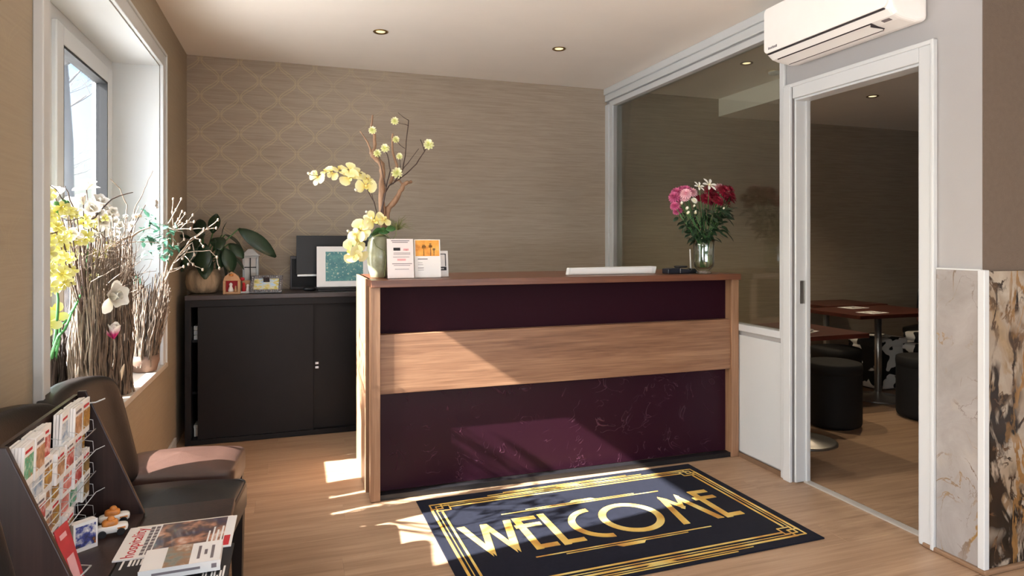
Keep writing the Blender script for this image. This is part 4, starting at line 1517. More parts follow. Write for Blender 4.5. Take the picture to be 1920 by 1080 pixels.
# 1: dark bark trough with yellow cymbidium sprays, nearest the camera
A1 = thing('yellow_orchid_planter', 'dark twig planter with yellow orchid sprays, nearest the near end of the sill', 'flower arrangement', (-.90, 2.955, SZ))
MB().box(-.930, -.872, 2.87, 3.03, SZ, SZ + .26).build('trough', M['twig_dark'], A1, bevel=.01)
twig_wall((-.90, 2.955), .04, .10, SZ, .95, 75, 21, 'twig_dark', A1, r=.006)
YX = -.775
for i, pts in enumerate(([(230, 900), (235, 500), (330, 310), (440, 60), (470, -150), (470, -400)], [(150, 900), (120, 400), (105, 0), (140, -200), (85, -300)],
                         [(180, 850), (220, 300), (222, -50), (150, -250), (95, -420)], [(270, 850), (250, 420), (330, 300), (430, 80)],
                         [(120, 800), (110, 300), (90, 150), (170, -60), (260, -280), (265, -480)])):
    P = [PX(60 + x / 4.5, 520 + y / 4.5, YX - .005 * i) for x, y in pts]
    sprig(A1, [Vector((-.90, 2.90 + .025 * i, SZ + .2))] + P[1:], .0055, .002, 'stem_green' if i != 4 else 'stem_dark', 50 + i, .004, 6, 'flower_stem')
ry = random.Random(17)
spots = [(90, 215), (125, 205), (120, 350), (150, 400), (95, 400), (165, 450), (110, 480), (190, 520), (160, 560), (100, 560), (250, 580), (310, 350), (330, 380), (430, 450), (470, 440), (500, 540),
         (460, 560), (380, 590), (260, 640), (110, 640), (140, 700), (100, 740), (200, 760), (170, 720), (280, 770), (330, 740), (120, 860), (180, 890), (230, 930), (150, 930), (100, 950), (250, 880),
         (290, 880), (120, 1000), (200, 1000), (280, 960), (620, 640), (560, 690), (530, 720), (520, 860), (560, 930), (490, 930), (600, 430), (230, 340), (300, 560)]
for i, (x, y) in enumerate(spots + [(x + 34, y - 28) for x, y in spots]):
    p = Z4(x + ry.uniform(-16, 16), y + ry.uniform(-16, 16), X=YX + ry.uniform(-.03, .05))
    blossom('yellow', 'yellow', A1, p, (ry.uniform(-.2, .8), -1 + ry.uniform(-.2, .6), ry.uniform(-.4, .6)), ry.uniform(.5, .78), ry.uniform(0, 6))
for x, y in ((170, 1220), (110, 1290)):
    blossom('yellow', 'yellow', A1, PX(60 + (x - 0) / 4.5, 520 + (y - 900) / 4.5, -.83), (.5, -.8, .2), 1.3, 1)
for i, (x, y) in enumerate(((205, 290), (215, 340), (260, 270), (290, 280), (200, 355), (235, 350))):
    p = Z4(x, y, X=YX + .01)
    MB().superq(p, (.011, .011, .013), .9, .9, 10, 8).build('bud', M['leaf_mid'], A1, smooth=True)

# 2-4: three twig vases along the sill with magnolias
A2 = thing('magnolia_twig_vase', 'pale twig vase with the tallest white magnolias, second from the near end of the sill', 'flower arrangement', (-.775, 2.95, SZ))
A3 = thing('pink_magnolia_twig_vase', 'middle twig vase on the sill carrying the pink-based magnolia', 'flower arrangement', (-.775, 3.165, SZ))
A4 = thing('mixed_twig_vase', 'twig vase with pale magnolias and turquoise leaves, fourth along the sill', 'flower arrangement', (-.775, 3.40, SZ))
for A, y, hy, z1, sd, n_ in ((A2, 2.95, .085, 1.28, 31, 80), (A3, 3.165, .065, 1.27, 32, 70), (A4, 3.40, .095, 1.27, 33, 90)):
    MB().lathe([(.045, 0), (.05, .01), (.052, .22), (.046, .22), (.04, .03)], 20, (-.775, y, SZ)).build('inner_vase', M['twig_dark'], A, smooth=True)
    twig_wall((-.775, y), .06, hy, SZ, z1, int(n_ * 1.25), sd, 'twig', A, wav=.013)
    twig_wall((-.775, y), .05, hy * .9, SZ, z1 - .12, int(n_ * .8), sd + 10, 'twig_pale', A, r=.0035, name='pale_twigs')
mags = ((A2, (460, 160), 'magnolia_open', 'magnolia', (.1, -.4, 1), 1.15), (A2, (200, 230), 'magnolia_open', 'magnolia', (-.2, -.7, .6), 1.0), (A2, (435, 285), 'magnolia', 'magnolia', (-.2, -.5, .9), .95),
        (A2, (560, 280), 'magnolia_open', 'magnolia', (.5, -.5, .7), 1.05), (A2, (500, 330), 'magnolia_open', 'magnolia', (.3, -.8, .3), 1.0), (A2, (590, 430), 'magnolia_open', 'magnolia', (.4, -.8, .2), 1.0),
        (A3, (660, 390), 'magnolia_open', 'magnolia', (.5, -.7, .4), .95), (A3, (580, 510), 'magnolia_open', 'magnolia', (.3, -.9, -.1), 1.0), (A4, (800, 880), 'magnolia', 'magnolia', (.2, -.6, .6), 1.0),
        (A3, (250, 500), 'magnolia_open', 'magnolia', (0, -.9, .3), .8), (A4, (960, 285), 'magnolia', 'magnolia', (1.0, -.15, .05), 1.25), (A2, (340, 545), 'magnolia_open', 'magnolia', (.1, -.9, .2), .8),
        (A2, (330, 300), 'magnolia_open', 'magnolia', (0, -.7, .6), .9))
for i, (A, (x, y), k, m_, d, s) in enumerate(mags):
    X = -.80 + .02 * (i % 3)
    p = Z4(x, y, X=X)
    if p.y > 3.62:
        p = Z4(x, y, Y=3.62)
    blossom(k, m_, A, p, d, s * .64, i * .8)
    yb = WL[A.name].y
    sprig(A, [Vector((-.775, yb, SZ + .22)), Vector((-.775, yb * .6 + p.y * .4, max(SZ + .3, p.z - .22))), p], .004, .002, 'stem_dark', 70 + i, .003)
# small cream blossoms scattered among the upper twigs
for i, (x, y) in enumerate(((560, 360), (620, 330), (680, 350), (610, 470), (700, 430), (640, 520), (740, 470), (560, 560), (720, 540), (800, 400), (840, 470), (520, 400), (380, 330), (300, 390), (420, 520))):
    A = A2 if x < 560 else (A3 if x < 690 else A4)
    p = Z4(x, y, X=-.76)
    if p.y > 3.6:
        p = Z4(x, y, Y=3.6)
    blossom('magnolia' if i % 2 else 'magnolia_open', 'magnolia', A, p, (.4 - .05 * i % .8, -.8, .3), .36 + .03 * (i % 4), i)
    MB().tube([p, p + Vector((0, .01, -.06)), Vector((-.775, WL[A.name].y * .5 + p.y * .5, 1.12))], .0018, 4).build('branch', M['twig'], A)
# low magnolias in front of the twigs
p = PX(60 + 660 / 4.5, 520 + 165 / 4.5, -.68)
blossom('magnolia_open', 'magnolia', A3, p, (.75, -.6, .15), 1.0, .5)
sprig(A3, [Vector((-.745, 3.12, .84)), p + Vector((-.03, .04, -.05)), p], .004, .003, 'twig_pale', 90)
p = PX(60 + 690 / 4.5, 520 + 520 / 4.5, -.69)
blossom('tulip', 'magenta', A3, p, (.12, -.25, 1), .85, 2.2)
sprig(A3, [Vector((-.745, 3.2, .72)), p + Vector((0, .01, -.05)), p], .004, .003, 'twig_pale', 91)
for i, (x, y, a) in enumerate(((350, 915, .1), (400, 890, .5), (480, 870, -.3), (740, 830, .4))):
    p = PX(60 + x / 4.5, 520 + y / 4.5, -.90 if i < 3 else -.715)
    p.z = max(p.z, SZ + .055)
    A = (A2, A2, A2, A3)[i]
    MB().leaf(Matrix.Translation(p + Vector((0, 0, -.05))) @ Matrix.Rotation(R(-78), 4, 'Y') @ Matrix.Rotation(a, 4, 'Z'), .10, .055, -.1, .35, 6).build('husk', M['cream'], A, smooth=True, solid=.001)
# fine crooked twigs above the bundles
for A, seed in ((A2, 61), (A3, 62), (A4, 63)):
    rr = random.Random(seed)
    yb = WL[A.name].y
    ft = MB()
    for i in range(34):
        q = Vector((-.775 + rr.uniform(-.04, .05), yb + rr.uniform(-.08, .08), rr.uniform(1.0, 1.22)))
        d = Vector((rr.uniform(-.3, .6), rr.uniform(-.8, .8), rr.uniform(.6, 1.2))).normalized()
        pts = [q]
        for k in range(6):
            d = (d + Vector((rr.uniform(-.5, .5), rr.uniform(-.5, .5), rr.uniform(-.3, .4)))).normalized()
            q = q + d * rr.uniform(.025, .05)
            q.x = min(max(q.x, -.90), -.62)
            q.y = min(q.y, 3.70)
            pts.append(q.copy())
        ft.tube(pts, .0024, 4, .0009)
        if rr.random() < .7:
            e = pts[3] + Vector((rr.uniform(-.05, .06), rr.uniform(-.08, .06), rr.uniform(.0, .08)))
            ft.tube([pts[3], pts[3].lerp(e, .5) + Vector((0, .01, .005)), e], .0016, 3, .0008)
    ft.build('fine_twigs', M['twig' if seed != 62 else 'twig_pale'], A)['kind'] = 'stuff'
# loose crooked branches of the middle vases
for i, (A, pts, r, m_) in enumerate(((A2, [(500, 420), (570, 340), (680, 235), (850, 183)], .0045, 'stem_dark'), (A3, [(690, 620), (760, 580), (840, 555), (920, 500), (1000, 478)], .008, 'twig_pale'),
                                     (A2, [(380, 400), (300, 180), (280, 130)], .003, 'stem_dark'), (A2, [(300, 300), (230, 180), (140, 115)], .003, 'stem_dark'),
                                     (A4, [(860, 330), (925, 210), (965, 120), (1020, 0)], .003, 'twig'), (A4, [(800, 290), (740, 160), (660, 70)], .003, 'twig_pale'),
                                     (A3, [(600, 560), (520, 480), (430, 400), (280, 420)], .003, 'stem_dark'), (A2, [(240, 500), (110, 560), (85, 600)], .004, 'stem_dark'),
                                     (A4, [(860, 480), (870, 400), (900, 300)], .004, 'twig_pale'), (A2, [(95, 170), (100, 60), (92, -30)], .003, 'twig'),
                                     (A4, [(700, 640), (860, 600), (1080, 610), (1160, 570)], .003, 'twig_pale'))):
    P = [Z4(x, y, X=-.76) for x, y in pts]
    P = [p if p.y < 3.75 else Z4(*q, Y=3.75) for p, q in zip(P, pts)]
    yb = WL[A.name].y
    sprig(A, [Vector((-.775, yb, .95))] + P, r, r * .5, m_, 100 + i, .003)
for i, (x, y) in enumerate(((870, 385), (900, 380), (620, 640), (680, 625))):
    p = Z4(x, y, X=-.74)
    if p.y > 3.6:
        p = Z4(x, y, Y=3.6)
    MB().superq(p, (.012, .028, .010), .8, .8, 10, 8).build('catkin', M['cream'], A4 if i < 2 else A3, smooth=True)

# 5: fan of twigs with bare branches reaching into the room
A5 = thing('bare_branch_vase', 'fan-shaped twig vase at the far end of the sill, with bare pale branches', 'flower arrangement', (-.765, 3.93, SZ))
MB().lathe([(.050, 0), (.058, .004), (.072, .06), (.07, .09), (.055, .09), (.05, .02)], 24, (-.765, 3.93, SZ)).build('foot', M['pot_brown'], A5, smooth=True)
twig_wall((-.765, 3.93), .05, .06, SZ + .03, 1.10, 110, 41, 'twig', A5, flare=.06, lean=(.035, -.03))
twig_wall((-.765, 3.93), .045, .05, SZ + .03, 1.0, 40, 42, 'twig_pale', A5, flare=.06, lean=(.035, -.03), r=.0035, name='pale_twigs')
for i, (pts, r) in enumerate((([(1090, 1000), (1130, 900), (1200, 770), (1330, 600), (1480, 490), (1570, 415)], .006), ([(1200, 770), (1340, 580), (1450, 500), (1555, 485)], .004),
                              ([(1120, 860), (1190, 620), (1190, 490), (1185, 350), (1192, 240)], .005), ([(1150, 450), (1215, 330), (1260, 240)], .004), ([(1190, 490), (1235, 410), (1268, 345)], .004),
                              ([(1195, 490), (1250, 430), (1292, 362)], .003), ([(1195, 490), (1270, 450), (1368, 432)], .004), ([(1250, 500), (1310, 430), (1358, 375)], .002),
                              ([(1150, 480), (1270, 520), (1285, 580), (1235, 620)], .003), ([(1190, 790), (1300, 690), (1500, 670), (1560, 730), (1582, 825)], .003),
                              ([(1260, 700), (1350, 610), (1370, 710), (1320, 790)], .003), ([(1240, 720), (1330, 650), (1270, 740)], .004), ([(1290, 720), (1360, 790), (1440, 835)], .0025),
                              ([(1190, 500), (1340, 490), (1450, 492)], .004), ([(1100, 990), (1160, 860), (1280, 810), (1180, 830)], .003), ([(1370, 560), (1420, 590), (1445, 640)], .003))):
    P = [Z4(x, y, Y=3.93 - .006 * i) for x, y in pts]
    if i in (0, 2):
        P = [Vector((-.76, 3.93, SZ + .15))] + P
    sprig(A5, P, r, r * .4, 'twig_pale', 130 + i, .003)
    for k in range(2):
        q = P[-1 - k] if len(P) > 2 else P[-1]
        MB().superq(q, (.006, .006, .009), .9, .9, 8, 6).build('bud', M['twig_pale'], A5, smooth=True)
rt5 = random.Random(23)
tq = MB()
for i in range(120):
    x, y = rt5.uniform(930, 1210), rt5.uniform(430, 760)
    if i < 14:
        x, y = rt5.uniform(960, 1050), rt5.uniform(350, 450)
    elif i < 22:
        x, y = rt5.uniform(690, 780), rt5.uniform(680, 800)
    elif i < 30:
        x, y = rt5.uniform(790, 920), rt5.uniform(900, 1000)
    p = Z4(x, y, Y=3.86 + rt5.uniform(-.06, .06)) if i >= 22 or i < 14 else Z4(x, y, Y=3.55)
    if p.x < -.90:
        continue
    d = Vector((rt5.uniform(-1, 1), rt5.uniform(-1, .2), rt5.uniform(-.6, .8))).normalized()
    tq.leaf(Matrix.Translation(p) @ d.to_track_quat('X', 'Z').to_matrix().to_4x4(), rt5.uniform(.035, .06), rt5.uniform(.016, .026), .3, .2, 4)
o = tq.build('turquoise_leaves', M['leaf_turq'], A5, smooth=True)
o['kind'] = 'stuff'

# ------------------------------------------------------------------ leather chairs


def make_chair(name, label, loc, rz, seat_m, back_m, back=True, hw=.185, bw=.25, group=None, cat='chair', up=0.0):
    t = thing(name, label, cat, loc, rz, group)
    SH, D = .47, .215

    def dome(p):
        k = (1 - (p.x / D) ** 2) * (1 - (p.y / hw) ** 2)
        return (p.x, p.y * (1 - .02 * p.x / D), p.z + (.036 * max(0, k) if p.z > 0 else 0))
    MB().superq((0, 0, SH - .055), (D, hw, .05), .22, .22, 44, 20, dome).build('seat', M[seat_m], t, world=False, smooth=True)
    pp_ = []
    for i in range(33):
        a = -math.pi / 2 + math.pi * i / 32
        x = (D - .006) * math.copysign(abs(math.cos(a)) ** .22, math.cos(a))
        y = (hw - .003) * math.copysign(abs(math.sin(a)) ** .22, math.sin(a))
        pp_.append((x, y * .985, SH - .012))
    if back:
        MB().tube(pp_, .0035, 6).build('piping', M[seat_m], t, world=False, smooth=True)
    MB().box(-D + .02, D - .02, -hw + .02, hw - .02, SH - .13, SH - .10).build('seat_rail', M['leg_wood'], t, world=False)
    for sx, sy in ((1, 1), (1, -1), (-1, 1), (-1, -1)):
        x, y = sx * (D - .035), sy * (hw - .03)
        l = MB()
        a, b = .021, .013
        zt = SH - .104
        kx = .0 if sx > 0 else -.04
        v_ = [(x - a, y - a, zt), (x + a, y - a, zt), (x + a, y + a, zt), (x - a, y + a, zt), (x - b + kx, y - b, 0), (x + b + kx, y - b, 0), (x + b + kx, y + b, 0), (x - b + kx, y + b, 0)]
        l.add(v_, [(0, 1, 2, 3), (7, 6, 5, 4), (0, 4, 5, 1), (1, 5, 6, 2), (2, 6, 7, 3), (3, 7, 4, 0)])
        l.build('leg', M['leg_wood'], t, world=False)
    if back:
        def bend(p):
            z = p.z + .21
            return (p.x - .10 * (z / .42) + .9 * p.y * p.y, p.y * (1 + .05 * z / .42), p.z + .02 * math.cos(p.y / bw * 1.4))
        MB().superq((-D - .005, 0, SH + .19 + up / 2), (.032, bw, .21 + up / 2), .30, .30, 40, 22, bend).build('backrest', M[back_m], t, world=False, smooth=True)
    return t


make_chair('leather_stool', 'low brown leather seat without a back, farthest of the seats, sunlit at its front edge', (-.415, 2.775, 0), R(-5), 'leather_brown', 'leather_brown', False, .17, cat='stool')
make_chair('leather_chair', 'dark leather chair between the brown seat and the leaflet rack', (-.385, 2.375, 0), R(-6), 'leather_black', 'leather_dark', True, .165, .235, up=-.03)
make_chair('leather_chair', 'dark leather chair whose backrest shows only above the leaflet rack', (-.40, 1.83, 0), R(-4), 'leather_black', 'leather_dark', True, .165, .27)
make_chair('leather_chair', 'black leather chair at the bottom left corner, nearest the camera', (-.255, 1.13, 0), R(-4), 'leather_black', 'leather_black', True, .165, .20, up=.05)

# ------------------------------------------------------------------ side table, leaflet rack and magazines
sd = thing('side_table', 'low dark wooden side table under the leaflet rack and magazines', 'table', (-.43, 1.75, 0))
MB().box(-.535, -.165, 1.44, 2.06, .535, .560).build('table_top', M['dark_wood'], sd, bevel=.003)
MB().box(-.52, -.20, 1.445, 1.47, .002, .535).build('side_panel', M['dark_wood'], sd, bevel=.002)
MB().box(-.52, -.20, 2.03, 2.055, .002, .535).build('side_panel', M['dark_wood'], sd, bevel=.002)

rk = thing('leaflet_rack', 'dark wooden leaflet stand with sloping sides and white wire pockets', 'rack', (-.47, 1.74, .5605))
zb, zt = .5605, .915
RY0, RY1 = 1.485, 2.0
for y in (RY0, RY1 - .014):
    MB().prism([(-.545, zb), (-.388, zb), (-.388, zb + .012), (-.525, zt), (-.545, zt)], y, y + .014, lambda a, b, h_: (a, h_, b)).build('side_panel', M['dark_wood'], rk, bevel=.002)
MB().box(-.556, -.546, RY0, RY1, zb, zt - .01).build('back_board', M['dark_wood'], rk)
MB().box(-.545, -.390, RY0 + .0142, RY1 - .0142, zb + .002, zb + .012).build('tray', M['dark_wood'], rk)
wr = MB()
ROWS, COLS = 5, 7
cwid = (RY1 - RY0 - .07) / COLS
for r_ in range(ROWS):
    z = .845 - r_ * .056
    wr.tube([(-.540, RY0 + .02, z - .028), (-.498, RY0 + .02, z - .028), (-.498, RY1 - .03, z - .028)] + ([(-.480, RY1 - .018, z - .022)] if r_ in (1, 3) else []), .0012, 5)
    for c_ in range(COLS + 1):
        y = RY0 + .022 + c_ * cwid
        wr.tube([(-.540, y, z + .01), (-.500, y, z), (-.498, y, z - .028), (-.54, y, z - .03)], .0008, 4)
for c_ in (0, 3, COLS):
    y = RY0 + .022 + c_ * cwid
    wr.tube([(-.541, y, .60), (-.541, y, .90)], .0022, 5)
wr.tube([(-.541, RY1 - .03, .885), (-.50, RY1 - .022, .885), (-.48, RY1 - .014, .892)], .002, 5)
wr.tube([(-.54, RY0 + .06, .606), (-.43, RY0 + .08, .606), (-.42, RY0 + .14, .606), (-.47, RY0 + .16, .606)], .0022, 5)
wr.build('wire_pockets', M['white'], rk, smooth=True)

covers = [('green', [S(240, 238, 230), S(60, 170, 130), S(230, 90, 70)]), ('red', [S(236, 226, 220), S(190, 60, 56), S(90, 60, 60)]), ('brown', [S(90, 62, 50), S(190, 140, 100), S(232, 214, 200)]),
          ('blue', [S(80, 130, 176), S(206, 214, 220), S(60, 64, 84)]), ('yellow', [S(214, 176, 50), S(150, 100, 40), S(240, 226, 170)]), ('pink', [S(236, 190, 180), S(214, 110, 100), S(244, 232, 226)]),
          ('dark', [S(40, 34, 36), S(150, 120, 70), S(196, 160, 90)])]
cov = [print_mat('leaflet_print_' + n_, c_, 40, (1, 1, 1)) for n_, c_ in covers]
rc = random.Random(6)
ORD = ('first', 'second', 'third', 'fourth', 'fifth', 'sixth', 'seventh')
ROWN = ('top row', 'second row', 'third row', 'fourth row', 'bottom row')
order = [[0, 2, 1, 5, 3, 2, 4], [2, 3, 4, 2, 1, 3, 4], [4, 1, 2, 4, 5, 1, 6], [6, 4, 2, 4, 5, 0, 6], [3, 5, 4, 2, 6, 1, 5]]
for r_ in range(ROWS):
    for c_ in range(COLS):
        if r_ == 4 and c_ > 4 or (r_ == 0 and c_ == 3):
            continue
        y0 = RY0 + .025 + c_ * cwid
        z0 = .845 - r_ * .056 - .026
        hgt = .086 if r_ == 0 else rc.uniform(.066, .074)
        n_l = rc.randint(3, 5)
        k = order[r_][c_]
        nm = covers[k][0]
        big = ' wide' if r_ == 0 and c_ == 0 else ''
        lb = f'{nm} covered leaflets, {ROWN[r_]} of the rack, {ORD[c_]} pocket from near end'
        lo = thing('leaflet', lb, 'leaflets', (-.515, y0 + cwid / 2, z0), R(rc.uniform(-3, 3)), 'small leaflets in the wire rack')
        st = MB()
        for q_ in range(n_l):
            x = -.020 + q_ * .0055
            dz = rc.uniform(-.001, .003)
            st.box(x, x + .0045, -cwid / 2 + .002, cwid / 2 - .003, dz, hgt + dz, Matrix.Rotation(R(rc.uniform(-1, 1) + 2), 4, 'Y'))
        st.build('sheets', M['paper'], lo, world=False)
        xf = -.020 + (n_l - 1) * .0055 + .0050
        T = Matrix.Rotation(R(2), 4, 'Y')
        MB().box(xf, xf + .0008, -cwid / 2 + .006, cwid / 2 - .007, hgt * .20, hgt * .74, T).build('cover_picture', cov[k], lo, world=False)
        cp = MB()
        cp.box(xf, xf + .0008, -cwid / 2 + .007, cwid / 2 - .016, hgt * .82, hgt * .89, T)
        cp.build('print', M['ink_red' if (r_ + c_) % 2 == 0 else 'ink'], lo, world=False)

# things on the rack tray
zc = zb + .0125
rdn = thing('red_card', 'translucent red card standing in a white wire foot on the rack tray', 'card', (-.424, 1.575, zc), R(-6))
MB().box(-.002, .001, -.030, .028, .006, .150, Matrix.Rotation(R(-15), 4, 'Y')).build('card', M['red_card'], rdn, world=False, bevel=.001)
q = MB()
q.box(.0015, .0022, -.018, .012, .028, .085, Matrix.Rotation(R(-15), 4, 'Y'))
q.box(.0015, .0022, -.020, .008, .125, .135, Matrix.Rotation(R(-15), 4, 'Y'))
q.build('print', M['ink_pink'], rdn, world=False)['kind'] = 'stuff'
MB().tube([(.0, -.026, .004), (.026, -.026, .003), (.030, .02, .003), (.005, .026, .003)], .0022, 6).build('wire_foot', M['white'], rdn, world=False, smooth=True)
lc = thing('leaflet_block', 'upright block of leaflets with a blue and red cover beside the toy cars', 'leaflets', (-.480, 1.800, zc), R(-52))
q = MB()
for i in range(6):
    q.box(-.016 + i * .0045, -.0125 + i * .0045, -.026, .026, .0, .066 + rc.uniform(-.001, .002))
q.build('sheets', M['paper'], lc, world=False)
MB().box(.0102, .011, -.022, .022, .010, .060).build('cover_picture', print_mat('block_print', [S(214, 70, 60), S(240, 236, 230), S(70, 80, 150), S(50, 46, 60), S(226, 130, 60)], 34), lc, world=False)


def toy(loc, rz, label):
    t = thing('toy_car', label, 'toy car', loc, rz, None)
    b = MB()
    b.superq((0, 0, .016), (.036, .016, .010), .5, .5, 20, 10)
    b.build('body', M['ceramic'], t, world=False, smooth=True)
    MB().superq((-.004, 0, .028), (.018, .013, .010), .55, .6, 18, 10).build('cabin', M['gold_paint'], t, world=False, smooth=True)
    MB().superq((-.002, 0, .038), (.009, .008, .009), .9, .9, 12, 8).build('driver', M['gold_paint'], t, world=False, smooth=True)
    MB().box(.012, .030, -.0162, .0162, .016, .020).build('stripe', M['gold_paint'], t, world=False, bevel=.001)
    for x in (-.02, .02):
        for y in (-.016, .016):
            MB().lathe([(.004, -.003), (.009, -.003), (.009, .003), (.004, .003)], 14).build('wheel', M['black'], t, world=False).matrix_local = Matrix.Translation((x, y, .009)) @ Matrix.Rotation(R(90), 4, 'X')
    return t


toy((-.437, 1.868, zc), R(12), 'white and orange toy car on the rack tray, nearer the leaflet block')
toy((-.448, 1.938, zc), R(14), 'white and orange toy car on the rack tray, farther from the leaflet block')


def text(body, size, m_, parent, Mx, ext=.0004):
    cu = bpy.data.curves.new('lettering', 'FONT')
    cu.body = body
    cu.size = size
    cu.extrude = ext
    cu.resolution_u = 2
    tmp = bpy.data.objects.new('tmp', cu)
    COL.objects.link(tmp)
    bpy.context.view_layer.update()
    me = bpy.data.meshes.new_from_object(tmp.evaluated_get(bpy.context.evaluated_depsgraph_get()))
    bpy.data.objects.remove(tmp)
    bpy.data.curves.remove(cu)
    me.materials.clear()
    me.materials.append(M[m_])
    o = bpy.data.objects.new('lettering', me)
    COL.objects.link(o)
    o.parent = parent
    o.matrix_local = Mx
    return o


tz = .5605
bx = thing('beige_folder', 'beige folder at the bottom of the magazine pile on the side table', 'folder', (-.28, 1.78, tz))
MB().box(-.388, -.158, 1.66, 1.912, tz, tz + .006).build('cover', M['cream'], bx, bevel=.001)
mb_ = thing('black_magazine', 'black magazine lying under the book at the table edge', 'magazine', (-.26, 1.62, tz + .0065), R(0))
MB().box(-.386, -.140, 1.50, 1.722, tz + .0065, tz + .0115).build('pages', M['ink_dark'], mb_, bevel=.0006)
text('AK', .042, 'paper', mb_, Matrix.Translation((-.05, -.105, .0055)) @ Matrix.Rotation(R(90), 4, 'Z') @ Matrix.Translation((0, .028, 0)))
q = MB()
for i in range(9):
    q.box(-.20 + i * .006 - .0, -.197 + i * .006, 1.515, 1.515 + .05 + .02 * (i % 3), tz + .0115, tz + .0119)
for i in range(2):
    q.box(-.375 + i * .05, -.372 + i * .05, 1.66, 1.70, tz + .0115, tz + .0119)
for i in range(4):
    q.box(-.36 + i * .008, -.356 + i * .008, 1.672, 1.70, tz + .0115, tz + .0119)
q.build('print', M['paper'], mb_)['kind'] = 'stuff'
mg = thing('hospitality_magazine', 'glossy magazine with red lettering and a photo of people, on top of the pile', 'magazine', (-.27, 1.79, tz + .0125))
MB().box(-.398, -.146, 1.700, 1.882, tz + .0125, tz + .0165).build('pages', M['paper'], mg, bevel=.0006)
zt_ = tz + .0166
ph_ = print_mat('magazine_photo', [S(44, 40, 66), S(70, 62, 84), S(96, 70, 66), S(196, 140, 112), S(232, 214, 204)], 16, coat=.4)
MB().box(-.322, -.168, 1.702, 1.878, zt_, zt_ + .0003).build('cover_photo', ph_, mg)
text('hospitality', .040, 'ink_red', mg, Matrix.Translation((-.086, -.086, .0044)) @ Matrix.Rotation(R(90), 4, 'Z'), .0002)
q = MB()
for i in range(2):
    for j in range(9):
        q.box(-.346 + i * .012, -.338 + i * .012, 1.712 + j * .018, 1.712 + j * .018 + .013, zt_, zt_ + .0003)
q.build('print', M['ink'], mg)['kind'] = 'stuff'
q = MB()
for i in range(4):
    q.box(-.205 + i * .010, -.201 + i * .010, 1.73, 1.80 + .02 * (i % 2), zt_ + .0003, zt_ + .0006)
q.build('print', M['paper'], mg)['kind'] = 'stuff'
MB().box(-.166, -.152, 1.705, 1.76, zt_, zt_ + .0004).build('red_badge', M['ink_red'], mg)
bk = thing('white_book', 'white paperback with a picture band lying on the magazines', 'book', (-.245, 1.625, tz + .0175), R(2))
MB().box(-.075, .085, -.050, .055, .0, .023).build('pages', M['paper'], bk, world=False, bevel=.001)
MB().box(-.076, .086, -.0515, -.050, .0, .0235).build('spine', M['device_white'], bk, world=False)
MB().box(-.030, .022, -.0495, .0545, .0232, .0236).build('cover_picture', print_mat('book_print', [S(90, 110, 104), S(140, 140, 128), S(160, 120, 90), S(220, 206, 190)], 26), bk, world=False)
q = MB()
for i, (a, b) in enumerate(((-.03, .035), (-.012, .012), (-.035, .03))):
    q.box(.036 + i * .014, .042 + i * .014, a, b, .0232, .0235)
q.box(-.05, .045, -.0518, -.0515, .010, .015)
q.box(.068, .078, -.0518, -.0515, .008, .017)
q.build('print', M['ink'], bk, world=False)['kind'] = 'stuff'

# ------------------------------------------------------------------ air conditioner over the door
AY0, AY1 = 2.062, 2.82
ac = thing('air_conditioner', 'white wall air conditioner mounted above the doorway', 'air conditioner', (XR - .11, (AY0 + AY1) / 2, 2.25))
xf = 2.355


def acp(a, b, h_):
    return (a, h_, b)


prof = [(XR - .0005, 2.56), (xf + .05, 2.56), (xf + .02, 2.55), (xf + .012, 2.53), (xf + .012, 2.315), (xf + .018, 2.295), (xf + .045, 2.272), (xf + .085, 2.262), (XR - .06, 2.252), (XR - .0005, 2.262)]
MB().prism(prof, AY0, AY1, acp).build('body', M['ac_white'], ac, bevel=.022, seg=4)
fp = MB()
r_ = .025
pl = []
for cy_, cz_, a0 in ((AY1 - r_, 2.538 - r_, 0), (AY0 + r_ + .01, 2.538 - r_, 90), (AY0 + r_ + .01, 2.302 + r_, 180), (AY1 - r_, 2.302 + r_, 270)):
    for i in range(7):
        a = R(a0 + 90 * i / 6)
        pl.append((cy_ + r_ * math.cos(a), cz_ + r_ * math.sin(a)))
fp.prism(pl, xf, xf + .016, lambda a, b, h_: (h_, a, b))
panel = fp.build('front_panel', M['ac_white'], ac, bevel=.004)
MB().box(xf + .006, xf + .020, AY0 + .03, AY1 - .02, 2.296, 2.302).build('panel_gap', M['gap'], ac)
lv_ = MB()
lv_.prism([(xf + .050, 2.2675), (xf + .098, 2.2560), (xf + .120, 2.2500), (xf + .120, 2.2525), (xf + .098, 2.2590), (xf + .050, 2.272)], AY0 + .13, AY1 - .05, acp)
lv_.build('louvre', M['ac_white'], ac)
MB().prism([(xf + .120, 2.2485), (xf + .124, 2.2480), (xf + .124, 2.256), (xf + .120, 2.256)], AY0 + .13, AY1 - .05, acp).build('louvre_gap', M['gap'], ac)
MB().prism([(xf + .046, 2.268), (xf + .049, 2.2665), (xf + .049, 2.274), (xf + .046, 2.276)], AY0 + .13, AY1 - .05, acp).build('louvre_gap', M['gap'], ac)
MB().box(xf + .046, xf + .124, AY0 + .126, AY0 + .130, 2.2545, 2.272).build('louvre_gap', M['gap'], ac)
MB().prism([(xf + .055, 2.2685), (xf + .075, 2.2635), (xf + .075, 2.270), (xf + .055, 2.275)], AY0 + .045, AY0 + .085, acp).build('display', M['ink'], ac)
lg = MB()
for i in range(7):
    y = AY1 - .035 - i * .0095
    lg.box(xf - .0006, xf + .001, y - .0065, y, 2.318, 2.318 + (.010 if i % 3 else .012))
lg.build('logo', M['ink'], panel)


